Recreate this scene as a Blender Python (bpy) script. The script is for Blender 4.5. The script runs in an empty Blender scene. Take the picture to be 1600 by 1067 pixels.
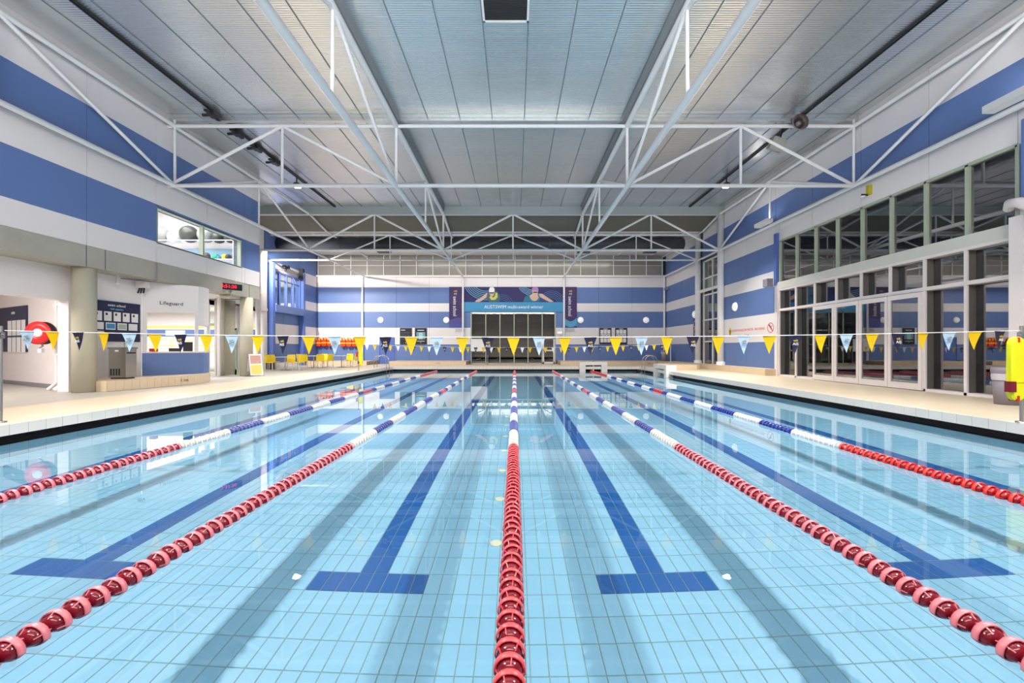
import bpy, math, random
from mathutils import Vector, Matrix
R = math.radians
PI = math.pi
random.seed(7)
C = bpy.context.scene.collection
SC = bpy.context.scene

# ------------------------------------------------------------------ camera, world, lights, exposure
# world: x across the pool, y along it (camera at y=0), z=0 is the deck
cam_d = bpy.data.cameras.new('camera'); cam = bpy.data.objects.new('camera', cam_d); C.objects.link(cam)
cam_d.sensor_width = 36; cam_d.lens = 630 * 36 / 1600
cam_d.shift_x = -4.6 / 1600; cam_d.shift_y = 10.5 / 1600
cam.location = (0.023, 0, 1.2); cam.rotation_euler = (R(90), 0, 0); cam_d.clip_end = 200; cam_d.clip_start = .02
SC.camera = cam
SC.view_settings.view_transform = 'Standard'; SC.view_settings.look = 'None'
SC.view_settings.gamma = 1; SC.view_settings.use_curve_mapping = False
SC.view_settings.exposure = 0.0
SC.cycles.use_denoising = True
SC.cycles.max_bounces = 12; SC.cycles.diffuse_bounces = 5; SC.cycles.glossy_bounces = 5
SC.cycles.transmission_bounces = 8; SC.cycles.transparent_max_bounces = 16
SC.cycles.caustics_reflective = False; SC.cycles.caustics_refractive = True
SC.cycles.sample_clamp_indirect = 6; SC.cycles.blur_glossy = 0.3

W = bpy.data.worlds.new('night'); SC.world = W; W.use_nodes = True
W.node_tree.nodes['Background'].inputs[0].default_value = (.02, .024, .035, 1)
W.node_tree.nodes['Background'].inputs[1].default_value = .5

def light(name, loc, aim, size, power, col=(1, 1, 1), caustic=False, size_y=None, spread=180):
    l = bpy.data.lights.new(name, 'AREA'); l.energy = power; l.color = col
    if size_y: l.shape = 'RECTANGLE'; l.size = size; l.size_y = size_y
    else: l.shape = 'DISK'; l.size = size
    l.spread = R(spread)
    o = bpy.data.objects.new(name, l); C.objects.link(o); o.location = loc
    o.rotation_euler = (Vector(aim) - Vector(loc)).to_track_quat('-Z', 'Y').to_euler()
    o['kind'] = 'helper'
    if caustic: l.cycles.is_caustics_light = True
    return o
WARM = (1, .93, .86); COOL = (.99, .98, 1)
# far floodlights on the dark tracks; unseen near ones set inward, narrowing rope shadows
LAMPS = [(-7.3, .6, 520), (-7.3, 8.1, 580), (-9.8, 18.15, 850), (7.3, .6, 520), (7.3, 8.1, 580), (9.55, 18.15, 850)]
for X, y, p in LAMPS:
    light('floodlight_lamp', (X, y, 8.42), (X * .6, y, 0), .26, p, WARM, True, spread=110)
# up-lights lying on the wall trusses
UPY = (8.95, 17.9)
for y in UPY:
    light('uplight_lamp', (11.05, y, 6.84), (10.9, y, 8.95), .7, 8, WARM, size_y=.2)
# added fill light, unseen behind the camera, brightening walls and far end
light('hall_fill', (0, -4.5, 8.6), (0, 9, 2), 12, 600, COOL, size_y=1.0)
# added unseen up-light above the near end, put in to brighten the ceiling
light('ceiling_fill', (0, .8, 6.6), (0, 11, 8.95), 17, 1200, COOL, size_y=.4)
# flood in the left recess, rooms behind the left openings, gym upstairs
light('recess_lamp', (-14.2, 22.9, 7.0), (-12, 29.5, 2.6), .25, 480, WARM, spread=110)
light('far_fill', (0, 27.6, 8.2), (0, 28.5, 0), 16, 430, WARM, size_y=.5)  # fill strip without a fixture, added to brighten the far end
light('lobby_lamp', (-20, 20, 3.3), (-20, 20, 0), 9, 900, COOL, size_y=7)
light('shower_lamp', (-14.2, 8.5, 3.3), (-15.2, 9.5, 0), 2.4, 480, WARM, size_y=3)
light('booth_lamp', (-12.8, 15.0, 3.3), (-12.8, 15, 0), 1.2, 90, COOL, size_y=1.5)
light('gym_lamp', (-13.6, 14.6, 7.2), (-13.6, 14.9, 0), 2.6, 420, COOL, size_y=4.5)

# ------------------------------------------------------------------ materials
MATS = {}
def srgb(c):
    return tuple(((v/255)/12.92 if v/255 <= .04045 else (((v/255)+.055)/1.055)**2.4) for v in c)
def mat(name, rgb, rough=.5, metal=0, emit=0, noise=.04, scale=3, spec=.5, trans=0, ior=1.45, bump=0, bscale=40, coat=0):
    if name in MATS: return MATS[name]
    m = bpy.data.materials.new(name); m.use_nodes = True; MATS[name] = m
    nt = m.node_tree; b = nt.nodes['Principled BSDF']
    col = srgb(rgb)
    b.inputs['Roughness'].default_value = rough; b.inputs['Metallic'].default_value = metal
    b.inputs['Specular IOR Level'].default_value = spec; b.inputs['IOR'].default_value = ior
    b.inputs['Transmission Weight'].default_value = trans; b.inputs['Coat Weight'].default_value = coat
    tc = nt.nodes.new('ShaderNodeTexCoord')
    if noise:
        n = nt.nodes.new('ShaderNodeTexNoise'); n.inputs['Scale'].default_value = scale; n.inputs['Detail'].default_value = 4
        r = nt.nodes.new('ShaderNodeMixRGB'); r.blend_type = 'MIX'
        r.inputs[1].default_value = (*[c * (1 - noise) for c in col], 1); r.inputs[2].default_value = (*[min(1, c * (1 + noise)) for c in col], 1)
        nt.links.new(tc.outputs['Object'], n.inputs['Vector']); nt.links.new(n.outputs['Fac'], r.inputs[0])
        nt.links.new(r.outputs[0], b.inputs['Base Color'])
    else: b.inputs['Base Color'].default_value = (*col, 1)
    if emit:
        b.inputs['Emission Color'].default_value = (*col, 1); b.inputs['Emission Strength'].default_value = emit
    if bump:
        n2 = nt.nodes.new('ShaderNodeTexNoise'); n2.inputs['Scale'].default_value = bscale
        bp = nt.nodes.new('ShaderNodeBump'); bp.inputs['Strength'].default_value = bump; bp.inputs['Distance'].default_value = .01
        nt.links.new(tc.outputs['Object'], n2.inputs['Vector']); nt.links.new(n2.outputs['Fac'], bp.inputs['Height']); nt.links.new(bp.outputs[0], b.inputs['Normal'])
    return m
white = mat('white_paint', (232, 226, 226), .45)
wallw = mat('white_cladding', (232, 229, 231), .5, scale=.6, noise=.03)
blue = mat('blue_cladding', (98, 125, 180), .45, scale=.5, noise=.05)
blued = mat('blue_frame_paint', (84, 110, 180), .4)
joint = mat('dark_joint', (90, 95, 110), .8)
steel = mat('white_steel', (236, 238, 240), .35, noise=.02)
concrete = mat('concrete', (170, 169, 160), .8, noise=.14, scale=2.2, bump=.2, bscale=18)
concol = mat('column_concrete', (190, 186, 166), .7, noise=.14, scale=1.6, bump=.2, bscale=12)
cream = mat('cream_deck', (208, 194, 170), .42, noise=.05, scale=1.2, bump=.15, bscale=60)
greydeck = mat('grey_deck', (176, 172, 164), .45, noise=.06, scale=1.2)
beige = mat('beige_tile', (222, 202, 172), .35, noise=.05)
beigeg = mat('beige_grout', (170, 150, 125), .8)
tilew = mat('white_tile', (244, 236, 226), .2, noise=.03, scale=6)
groutw = mat('pale_grout', (180, 176, 160), .8)
tileb = mat('pale_blue_tile', (130, 187, 217), .3, noise=.03, scale=1.5)
tilen = mat('navy_tile', (15, 86, 156), .3, noise=.05, scale=2)
grout = mat('green_grey_grout', (128, 150, 136), .8)
black = mat('black_gutter', (14, 15, 17), .5, noise=.3, scale=12)
dark = mat('dark_plastic', (42, 42, 46), .45)
ductm = mat('dark_duct', (62, 66, 72), .45, noise=.06)
chrome = mat('stainless', (190, 188, 184), .25, 1, noise=.04)
silver = mat('brushed_stainless', (176, 172, 166), .38, .9, noise=.06)
green = mat('green_grey_frame', (176, 186, 166), .4)
dkframe = mat('dark_mullion', (96, 92, 90), .5)
yellow = mat('yellow_vinyl', (232, 188, 8), .45, noise=.03)
navy = mat('navy_vinyl', (30, 32, 66), .45, noise=.03)
lblue = mat('light_blue_vinyl', (178, 206, 230), .45, noise=.03)
gold = mat('gold_print', (176, 146, 52), .5, noise=0)
wprint = mat('white_print', (240, 240, 242), .5, noise=0)
gprint = mat('grey_print', (110, 128, 140), .5, noise=0)
dprint = mat('dark_print', (60, 56, 56), .5, noise=0)
redprint = mat('red_print', (214, 46, 60), .5, noise=0)
chairy = mat('yellow_plastic', (255, 222, 20), .35)
tubey = mat('fluorescent_foam', (238, 236, 20), .5)
redp = mat('red_plastic', (206, 36, 40), .35)
dred = mat('dark_red_plastic', (128, 22, 40), .4)
greyp = mat('grey_plastic', (136, 130, 140), .45)
navyb = mat('navy_board', (34, 40, 74), .5, noise=.02)
blackb = mat('black_board', (26, 28, 38), .5, noise=.02)
paper = mat('white_paper', (238, 238, 240), .6, noise=.02)
purple = mat('purple_print', (62, 44, 96), .5, noise=.03)
cyan = mat('cyan_print', (66, 150, 200), .5, noise=.03)
nprint = mat('navy_print', (36, 34, 92), .5, noise=.1, scale=.6)
lcyan = mat('pale_cyan_print', (130, 206, 236), .5, noise=0)
skin = mat('skin_print', (206, 176, 160), .5, noise=.1)
lamp_on = mat('lamp_glow', (255, 250, 240), .5, emit=40, noise=0)
globe = mat('opal_globe', (246, 244, 244), .3, emit=.35, noise=0)
ledred = mat('red_led', (255, 20, 50), .5, emit=3, noise=0)

def glass_mat(name, tint, f0):
    m = bpy.data.materials.new(name); m.use_nodes = True; MATS[name] = m
    nt = m.node_tree; nt.nodes.clear(); N = nt.nodes.new; K = nt.links.new
    o = N('ShaderNodeOutputMaterial'); t = N('ShaderNodeBsdfTransparent'); g = N('ShaderNodeBsdfGlossy')
    t.inputs[0].default_value = (*tint, 1); g.inputs['Roughness'].default_value = 0; g.inputs[0].default_value = (.95, .95, .95, 1)
    lw = N('ShaderNodeLayerWeight'); lw.inputs[0].default_value = .5
    pw = N('ShaderNodeMath'); pw.operation = 'POWER'; pw.inputs[1].default_value = 5
    ml = N('ShaderNodeMath'); ml.operation = 'MULTIPLY_ADD'; ml.inputs[1].default_value = 1-f0; ml.inputs[2].default_value = f0
    x = N('ShaderNodeMixShader')
    K(lw.outputs['Facing'], pw.inputs[0]); K(pw.outputs[0], ml.inputs[0]); K(ml.outputs[0], x.inputs[0])
    K(t.outputs[0], x.inputs[1]); K(g.outputs[0], x.inputs[2]); K(x.outputs[0], o.inputs[0])
    return m
glassn = glass_mat('solar_glass', (.6, .62, .63), .2)
glassr = glass_mat('mirror_glass', (.8, .85, .85), .45)
glassd = glass_mat('dark_glass', (.5, .5, .45), .1)
frost = mat('grey_sheet_pane', (150, 148, 142), .16, noise=.1, scale=.8)
glassc = glass_mat('clear_glass', (.95, .98, .97), .03)

def ceiling_mat():
    m = bpy.data.materials.new('ribbed_foil_sheet'); m.use_nodes = True; nt = m.node_tree; b = nt.nodes['Principled BSDF']
    tc = nt.nodes.new('ShaderNodeTexCoord')
    b.inputs['Metallic'].default_value = .88; b.inputs['Roughness'].default_value = .27
    n = nt.nodes.new('ShaderNodeTexNoise'); n.inputs['Scale'].default_value = .5; n.inputs['Detail'].default_value = 5
    mp = nt.nodes.new('ShaderNodeMapping'); mp.inputs['Scale'].default_value = (.6, 4, 1)
    r = nt.nodes.new('ShaderNodeMixRGB'); r.inputs[1].default_value = (*srgb((222, 228, 230)), 1); r.inputs[2].default_value = (*srgb((242, 246, 246)), 1)
    nt.links.new(tc.outputs['Object'], mp.inputs[0]); nt.links.new(mp.outputs[0], n.inputs['Vector'])
    nt.links.new(n.outputs['Fac'], r.inputs[0]); nt.links.new(r.outputs[0], b.inputs['Base Color'])
    w = nt.nodes.new('ShaderNodeTexWave'); w.wave_type = 'BANDS'; w.bands_direction = 'Y'; w.inputs['Scale'].default_value = 1.0 / .065 / 3.2; w.inputs['Distortion'].default_value = .2
    n3 = nt.nodes.new('ShaderNodeTexNoise'); n3.inputs['Scale'].default_value = 3; mp3 = nt.nodes.new('ShaderNodeMapping'); mp3.inputs['Scale'].default_value = (.35, 9, 1)
    nt.links.new(tc.outputs['Object'], mp3.inputs[0]); nt.links.new(mp3.outputs[0], n3.inputs['Vector'])
    ad = nt.nodes.new('ShaderNodeMath'); ad.operation = 'ADD'
    nt.links.new(w.outputs['Fac'], ad.inputs[0]); nt.links.new(n3.outputs['Fac'], ad.inputs[1])
    bp = nt.nodes.new('ShaderNodeBump'); bp.inputs['Strength'].default_value = .35; bp.inputs['Distance'].default_value = .012
    nt.links.new(tc.outputs['Object'], w.inputs['Vector']); nt.links.new(ad.outputs[0], bp.inputs['Height']); nt.links.new(bp.outputs[0], b.inputs['Normal'])
    return m
ceilm = ceiling_mat()

def water_mat():
    m = bpy.data.materials.new('pool_water'); m.use_nodes = True; nt = m.node_tree; nt.nodes.clear()
    o = nt.nodes.new('ShaderNodeOutputMaterial'); g = nt.nodes.new('ShaderNodeBsdfGlass')
    g.inputs['Roughness'].default_value = 0; g.inputs['IOR'].default_value = 1.333
    nt.links.new(g.outputs[0], o.inputs[0])
    return m
waterm = water_mat()

# ------------------------------------------------------------------ mesh builder
class MB:
    def __init__(s): s.v = []; s.f = []; s.m = []; s.s = []; s.mats = []
    def mi(s, m):
        if m is None: return 0
        if m not in s.mats: s.mats.append(m)
        return s.mats.index(m)
    def add(s, vs, fs, m=None, smooth=False):
        b = len(s.v); i = s.mi(m); s.v += [tuple(p) for p in vs]
        for f in fs: s.f.append(tuple(b + k for k in f)); s.m.append(i); s.s.append(smooth)
        return s
    def box(s, lo, hi, m=None):
        (a, b, c), (d, e, f) = lo, hi
        return s.add([(a,b,c),(d,b,c),(d,e,c),(a,e,c),(a,b,f),(d,b,f),(d,e,f),(a,e,f)],
                     [(0,3,2,1),(4,5,6,7),(0,1,5,4),(1,2,6,5),(2,3,7,6),(3,0,4,7)], m)
    def tube(s, pts, r, m=None, n=8, cap=True):
        pts = [Vector(p) for p in pts]; rings = []; up = None
        for i, p in enumerate(pts):
            d = (pts[min(i+1, len(pts)-1)] - pts[max(i-1, 0)]).normalized()
            if up is None:
                up = Vector((0, 0, 1)) if abs(d.z) < .9 else Vector((0, 1, 0))
            a = d.cross(up).normalized(); up = a.cross(d).normalized()
            rr = r[i] if isinstance(r, (list, tuple)) else r
            rings.append([p + (a * math.cos(2*PI*k/n) + up * math.sin(2*PI*k/n)) * rr for k in range(n)])
        vs = [q for g in rings for q in g]; fs = []
        for i in range(len(pts)-1):
            for k in range(n): fs.append((i*n+k, i*n+(k+1) % n, (i+1)*n+(k+1) % n, (i+1)*n+k))
        s.add(vs, fs, m, True)
        if cap: s.add(rings[0], [tuple(range(n))[::-1]], m); s.add(rings[-1], [tuple(range(n))], m)
        return s
    def lathe(s, prof, m=None, n=16, axis='z', o=(0, 0, 0), smooth=True, closed=False):
        vs = []
        for (r, h) in prof:
            for k in range(n):
                a = 2*PI*k/n; c, t = r*math.cos(a), r*math.sin(a)
                p = (c, t, h) if axis == 'z' else ((c, h, t) if axis == 'y' else (h, c, t))
                vs.append((p[0]+o[0], p[1]+o[1], p[2]+o[2]))
        fs = []; P = len(prof)
        for i in range(P if closed else P-1):
            j = (i+1) % P
            for k in range(n): fs.append((i*n+k, i*n+(k+1) % n, j*n+(k+1) % n, j*n+k))
        return s.add(vs, fs, m, smooth)
    def prism(s, poly, z0, z1, m=None):
        n = len(poly)
        vs = [(x, y, z0) for x, y in poly] + [(x, y, z1) for x, y in poly]
        fs = [tuple(range(n))[::-1], tuple(range(n, 2*n))] + [(k, (k+1) % n, n+(k+1) % n, n+k) for k in range(n)]
        return s.add(vs, fs, m)
    def slab(s, poly, M, t, m=None):        # flat 2D polygon (u,v) in plane matrix M, thickness t along its normal
        n = len(poly)
        vs = [M @ Vector((u, v, 0)) for u, v in poly] + [M @ Vector((u, v, t)) for u, v in poly]
        fs = [tuple(range(n))[::-1], tuple(range(n, 2*n))] + [(k, (k+1) % n, n+(k+1) % n, n+k) for k in range(n)]
        return s.add(vs, fs, m)
    def mesh(s, name, m=None):
        me = bpy.data.meshes.new(name); me.from_pydata(s.v, [], s.f)
        mats = s.mats if s.mats else [m]
        for q in mats: me.materials.append(q)
        me.polygons.foreach_set('material_index', s.m if s.mats else [0]*len(s.f))
        me.polygons.foreach_set('use_smooth', s.s); me.update(); return me
    def build(s, name, m=None, parent=None, loc=None, rot=None):
        return link(name, s.mesh(name, m), parent, loc, rot)
def link(name, me, parent=None, loc=None, rot=None):
    o = bpy.data.objects.new(name, me); C.objects.link(o)
    if loc is not None: o.location = loc
    if rot is not None: o.rotation_euler = rot
    if parent is not None: o.parent = parent
    return o
def tag(o, label, cat, group=None):
    o['label'] = label; o['category'] = cat
    if group: o['group'] = group
    return o
def thing(name, label, cat, loc=(0, 0, 0), rz=0, group=None):
    o = bpy.data.objects.new(name, None); C.objects.link(o); o.location = loc; o.rotation_euler = (0, 0, rz)
    o.empty_display_size = .1
    return tag(o, label, cat, group)
def struct(o): o['kind'] = 'structure'; return o
def sroot(name, loc=(0, 0, 0)):
    o = bpy.data.objects.new(name, None); C.objects.link(o); o.location = loc; o['kind'] = 'structure'; return o
def copy_tree(o, parent=None):
    c = o.copy(); C.objects.link(c)
    if parent is not None: c.parent = parent
    for ch in o.children: copy_tree(ch, c)
    return c
def boxo(name, lo, hi, m, parent=None): return MB().box(lo, hi).build(name, m, parent)
def arc(cx, cy, r, a0, a1, n): return [(cx + r*math.cos(R(a0+(a1-a0)*k/n)), cy + r*math.sin(R(a0+(a1-a0)*k/n))) for k in range(n+1)]
TXT = {}
def text(name, s, size, m, parent, loc, rot=(0, 0, 0), align='CENTER', ext=.002, sx=1):
    key = (s, size, m.name, align, sx)
    if key not in TXT:
        cu = bpy.data.curves.new('t', 'FONT'); cu.body = s; cu.size = size; cu.align_x = align; cu.align_y = 'CENTER'
        cu.extrude = ext; cu.resolution_u = 2; cu.fill_mode = 'FRONT'
        t = bpy.data.objects.new('t', cu); C.objects.link(t)
        bpy.context.view_layer.update()
        me = bpy.data.meshes.new_from_object(t.evaluated_get(bpy.context.evaluated_depsgraph_get()))
        me.materials.clear(); me.materials.append(m); me.name = name
        if sx != 1: me.transform(Matrix.Diagonal((sx, 1, 1, 1)))
        bpy.data.objects.remove(t); TXT[key] = me
    return link(name, TXT[key], parent, loc, rot)
FACE_S = (R(90), 0, 0)              # on a wall that faces the camera
FACE_W = (R(90), 0, R(-90))         # on the right wall
FACE_E = (R(90), 0, R(90))          # on the left wall

# ------------------------------------------------------------------ pool shell
X0, X1, Y0, Y1 = -8.0, 8.125, 1.4, 26.4
ZW, ZF = -.32, -1.42
pf = struct(boxo('floor_pool', (X0-.3, Y0-.3, ZF-.2), (X1+.3, Y1+.3, ZF-.005), grout))
def is_navy(x, y):
    for k in range(-3, 4):
        c = (k + .5) * 2.5 if k >= 0 else (k + .5) * 2.5
        if abs(c) > 7: continue
        if abs(x-c) < .125 and 3.4 < y < Y1-2: return True
        if abs(x-c) < .5 and (3.4 < y < 3.65 or Y1-2.25 < y < Y1-2): return True
    return False
def tile_mesh(m):
    g = .004; w, l = .125-g, .25-g
    b = MB(); e = .003; w2, l2 = w/2, l/2
    b.add([(-w2,-l2,-.006),(w2,-l2,-.006),(w2,l2,-.006),(-w2,l2,-.006),(-w2+e,-l2+e,0),(w2-e,-l2+e,0),(w2-e,l2-e,0),(-w2+e,l2-e,0)],
          [(4,5,6,7),(0,1,5,4),(1,2,6,5),(2,3,7,6),(3,0,4,7)])
    return b.mesh('tile', m)
tm = {False: tile_mesh(tileb), True: tile_mesh(tilen)}
rest = MB(); rest.mats = [tileb, tilen]
singles = 0
nx = int(round((X1-X0)/.125)); ny = int(round((Y1-Y0)/.25))
for j in range(ny):
    y = Y0 + (j+.5)*.25
    for i in range(nx):
        x = X0 + (i+.5)*.125; nv = is_navy(x, y)
        if 2.6 < y < 4.2 and abs(x) < 3.3*(y/2.9)*.95 and singles < 300:
            o = link('tile', tm[nv], pf, (x, y, ZF)); o.cycles.is_caustics_receiver = True; singles += 1
        else:
            w2, l2, e = .0605, .123, .003; k = len(rest.v)
            rest.v += [(x-w2,y-l2,ZF-.006),(x+w2,y-l2,ZF-.006),(x+w2,y+l2,ZF-.006),(x-w2,y+l2,ZF-.006),(x-w2+e,y-l2+e,ZF),(x+w2-e,y-l2+e,ZF),(x+w2-e,y+l2-e,ZF),(x-w2+e,y+l2-e,ZF)]
            rest.f += [(k+4,k+5,k+6,k+7),(k,k+1,k+5,k+4),(k+1,k+2,k+6,k+5),(k+2,k+3,k+7,k+6),(k+3,k,k+4,k+7)]
            rest.m += [int(nv)]*5; rest.s += [False]*5
rt = rest.build('floor_tiles', None, pf); rt['kind'] = 'stuff'
rt.cycles.is_caustics_receiver = True; pf.cycles.is_caustics_receiver = True
# drain discs and the pale movement joint beside the centre rope
discm = MB().lathe([(.062, 0), (.062, .006), (.05, .009), (.0001, .009)], mat('drain_cover_plastic', (206, 214, 190), .4), 20).mesh('drain_cover')
for k in range(23):
    o = link('drain_cover', discm, None, (-.17, 4.15 + k, ZF)); o.cycles.is_caustics_receiver = True
    tag(o, 'pale green round drain cover in the pool floor beside the middle lane rope', 'drain cover', 'round drain covers along the pool floor')
mj = boxo('movement_joint', (.093, Y0, ZF-.003), (.099, Y1, ZF+.001), groutw, pf)
# pool walls under the coping: pale blue tiles in a grout bed
def pool_wall(name, along, fixed, side, a0, a1):
    def bx(b, f0, f1, p, q, z0, z1, m=None):
        f0, f1 = min(f0, f1), max(f0, f1)
        return b.box((f0, p, z0), (f1, q, z1), m) if along == 'y' else b.box((p, f0, z0), (q, f1, z1), m)
    b = struct(bx(MB(), fixed+side*.005, fixed+side*.34, a0, a1, ZF-.1, ZW-.012).build(name, mat('dark_grout', (84, 104, 108), .8))); b.cycles.is_caustics_receiver = True
    bx(MB(), fixed+side*.2, fixed+side*.34, a0, a1, ZW-.011, -.178).build('gutter_back', black, b)
    bx(MB(), fixed+side*.03, fixed+side*.2, a0, a1, ZW-.011, ZW-.004).build('gutter_floor', black, b)
    t = MB()
    for i in range(int(round((a1-a0)/.25))):
        for r in range(8):
            z1 = ZW - .008 - r*.135; z0 = z1 - .131; h = .03 if r == 0 else 0
            p, q = a0 + i*.25 + .002, a0 + (i+1)*.25 - .002
            if r == 0: bx(t, fixed, fixed+side*.006, p, q, z1-.022, z1, tilen)
            bx(t, fixed, fixed+side*.006, p, q, z0, z1-h, mat('light_wall_tile', (190, 228, 242), .25))
    o = t.build('wall_tiles', None, b); o['kind'] = 'stuff'; o.cycles.is_caustics_receiver = True
    return b
GX = .16
pool_wall('wall_pool_left', 'y', X0, -1, Y0, Y1)
pool_wall('wall_pool_right', 'y', X1, 1, Y0, Y1)
pool_wall('wall_pool_far', 'x', Y1, 1, X0, X1)
pool_wall('wall_pool_near', 'x', Y0, -1, X0, X1)
# coping tiles, one object each, over a pale bed
def coping_mesh(w, d, h):
    e = .004; b = MB()
    b.add([(-w/2,0,-h),(w/2,0,-h),(w/2,d,-h),(-w/2,d,-h),(-w/2,0,-e),(w/2,0,-e),(w/2,e,0),(-w/2,e,0),(w/2,d,0),(-w/2,d,0)],
          [(0,3,2,1),(0,1,5,4),(4,5,6,7),(7,6,8,9),(1,2,8,6,5),(3,0,4,7,9),(2,3,9,8)])
    return b.mesh('coping_tile', tilew)
cm = coping_mesh(.243, .028, .18)
brown = mat('brown_grout', (150, 128, 100), .8)
CD = .36
cope = {}
for nm, ax in (('trim_1', 'left'), ('trim_2', 'right'), ('trim_3', 'far'), ('trim_4', 'near')):
    if ax == 'left': lo, hi = (X0-CD, Y0-.3, -.177), (X0-.024, Y1+.024, 0)
    if ax == 'right': lo, hi = (X1+.024, Y0-.3, -.177), (X1+CD, Y1+.024, 0)
    if ax == 'far': lo, hi = (X0-CD, Y1+.024, -.177), (X1+CD, Y1+CD, 0)
    if ax == 'near': lo, hi = (X0, Y0-.30, -.177), (X1, Y0-.003, -.004)
    cope[ax] = struct(boxo(nm, lo, hi, cream))
    e = .006
    if ax == 'left': boxo('grout_strip', (X0-.024, Y0, -.177), (X0-.018+e, Y1, -.002), brown, cope[ax])
    if ax == 'right': boxo('grout_strip', (X1+.018-e, Y0, -.177), (X1+.024, Y1, -.002), brown, cope[ax])
    if ax == 'far': boxo('grout_strip', (X0, Y1+.018-e, -.177), (X1, Y1+.024, -.002), brown, cope[ax])
for k in range(100):
    y = Y0 + (k+.5)*.25
    link('tile', cm, cope['left'], (X0, y, 0), (0, 0, R(90)))
    link('tile', cm, cope['right'], (X1, y, 0), (0, 0, R(-90)))
for k in range(65):
    link('tile', cm, cope['far'], (X0 + (k+.5)*.25 - .06, Y1, 0), (0, 0, 0))
# water
wm = MB(); wm.add([(X0-GX+.006, Y0, ZW), (X1+GX-.006, Y0, ZW), (X1+GX-.006, Y1+GX-.006, ZW), (X0-GX+.006, Y1+GX-.006, ZW)], [(0, 1, 2, 3)], None, True)
water = wm.build('water', waterm); water['kind'] = 'structure'; water.cycles.is_caustics_caster = True

# ------------------------------------------------------------------ deck, outer floor
struct(boxo('floor_deck_left', (-10.1, -5.5, -.3), (X0-CD, Y1+CD, 0), cream))
struct(boxo('floor_deck_right', (X1+CD, -5.5, -.3), (11.9, Y1+CD, 0), cream))
struct(boxo('floor_deck_far', (-16, Y1+CD, -.3), (11.9, 31.2, 0), cream))
struct(boxo('floor_deck_near', (X0-CD, -5.5, -.3), (X1+CD, Y0-.30, 0), cream))
struct(boxo('floor_lobby', (-30, -5.5, -.3), (-10.1, Y1+CD, -.004), greydeck))
struct(boxo('ground', (11.9, -20, -.5), (40, 60, -.15), mat('dark_paving', (70, 66, 60), .8)))
struct(boxo('trim_5', (-10.16, 2, -.05), (-10.10, Y1, .004), beige))

# ------------------------------------------------------------------ striped walls
BANDS = [(.27, 1.49, 1), (1.49, 2.76, 0), (2.76, 3.98, 1), (3.98, 4.62, 0), (4.62, 5.83, 1), (5.83, 6.62, 0), (6.62, 7.76, 1), (7.76, 8.95, 0)]
def clad(parent, axis, fixed, out, edges, bands, holes=()):
    """cladding panels proud of a wall; axis 'y' runs along y at x=fixed, axis 'x' along x at y=fixed; out = +1/-1 direction they face"""
    for a, b in zip(edges[:-1], edges[1:]):
        for z0, z1, c in bands:
            segs = [(a, b, z0, z1)]
            for (h0, h1, k0, k1) in holes:
                nxt = []
                for (p, q, r, s) in segs:
                    if h1 <= p or h0 >= q or k1 <= r or k0 >= s: nxt.append((p, q, r, s)); continue
                    if p < h0: nxt.append((p, h0, r, s))
                    if q > h1: nxt.append((h1, q, r, s))
                    pp, qq = max(p, h0), min(q, h1)
                    if r < k0: nxt.append((pp, qq, r, k0))
                    if s > k1: nxt.append((pp, qq, k1, s))
                segs = nxt
            for (p, q, r, s) in segs:
                if q-p < .03 or s-r < .03: continue
                g = .007
                f0, f1 = sorted((fixed, fixed + out*.03))
                if axis == 'y': lo, hi = (f0, p+g, r+.001), (f1, q-g, s-.001)
                else: lo, hi = (p+g, f0, r+.001), (q-g, f1, s-.001)
                boxo('panel', lo, hi, blue if c else wallw, parent)
# left upper wall (over the concrete beam)
LW = -11.53
wl = MB()
wl.box((LW-.3, -5.5, 3.97), (LW, 18.2, 4.61)); wl.box((LW-.3, -5.5, 5.73), (LW, 18.2, 8.95)); wl.box((LW-.3, -5.5, 4.61), (LW, 12.98, 5.73)); wl.box((LW-.3, 17.0, 4.61), (LW, 18.2, 5.73))
wallL = struct(wl.build('wall_left', joint))
clad(wallL, 'y', LW, 1, [-5.5, -4.3, -2.15, 0, 2.2, 4.35, 6.5, 8.7, 10.85, 12.95, 15.1, 17.2, 18.2],
     [(3.97, 4.62, 0), (4.62, 5.83, 1), (5.83, 6.62, 0), (6.62, 7.76, 1), (7.76, 8.95, 0)], [(12.98, 17.0, 4.61, 5.73)])
boxo('end_panel', (LW-.3, 18.2, 3.97), (LW, 18.23, 8.95), wallw, wallL)
# right wall
RW = 11.53
GY0, GY1 = 9.2, 17.46      # glazed bay
wr = MB()
for lo, hi in (((RW, -5.5, 0), (RW+.3, GY0, 8.95)), ((RW, GY0, 5.85), (RW+.3, GY1, 8.95)), ((RW, GY1, 0), (RW+.3, 22.4, 8.95)),
               ((RW, 22.4, 6.5), (RW+.3, 24.7, 8.95)), ((RW, 24.7, 0), (RW+.3, 31, 8.6))): wr.box(lo, hi)
wallR = struct(wr.build('wall_right', joint))
clad(wallR, 'y', RW, -1, [-5.5, -4.2, -2, .2, 2.4, 4.6, 6.8, 9.0, 11.18, 13.37, 15.56, 17.75, 20.0, 22.2], BANDS, [(GY0, GY1, 0, 5.85)])
clad(wallR, 'y', RW, -1, [22.5, 24.6], [(6.62, 7.76, 1), (7.76, 8.9, 0)])
clad(wallR, 'y', RW, -1, [24.95, 27.8, 30.66], BANDS[:7] + [(7.76, 8.5, 0)])
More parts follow.
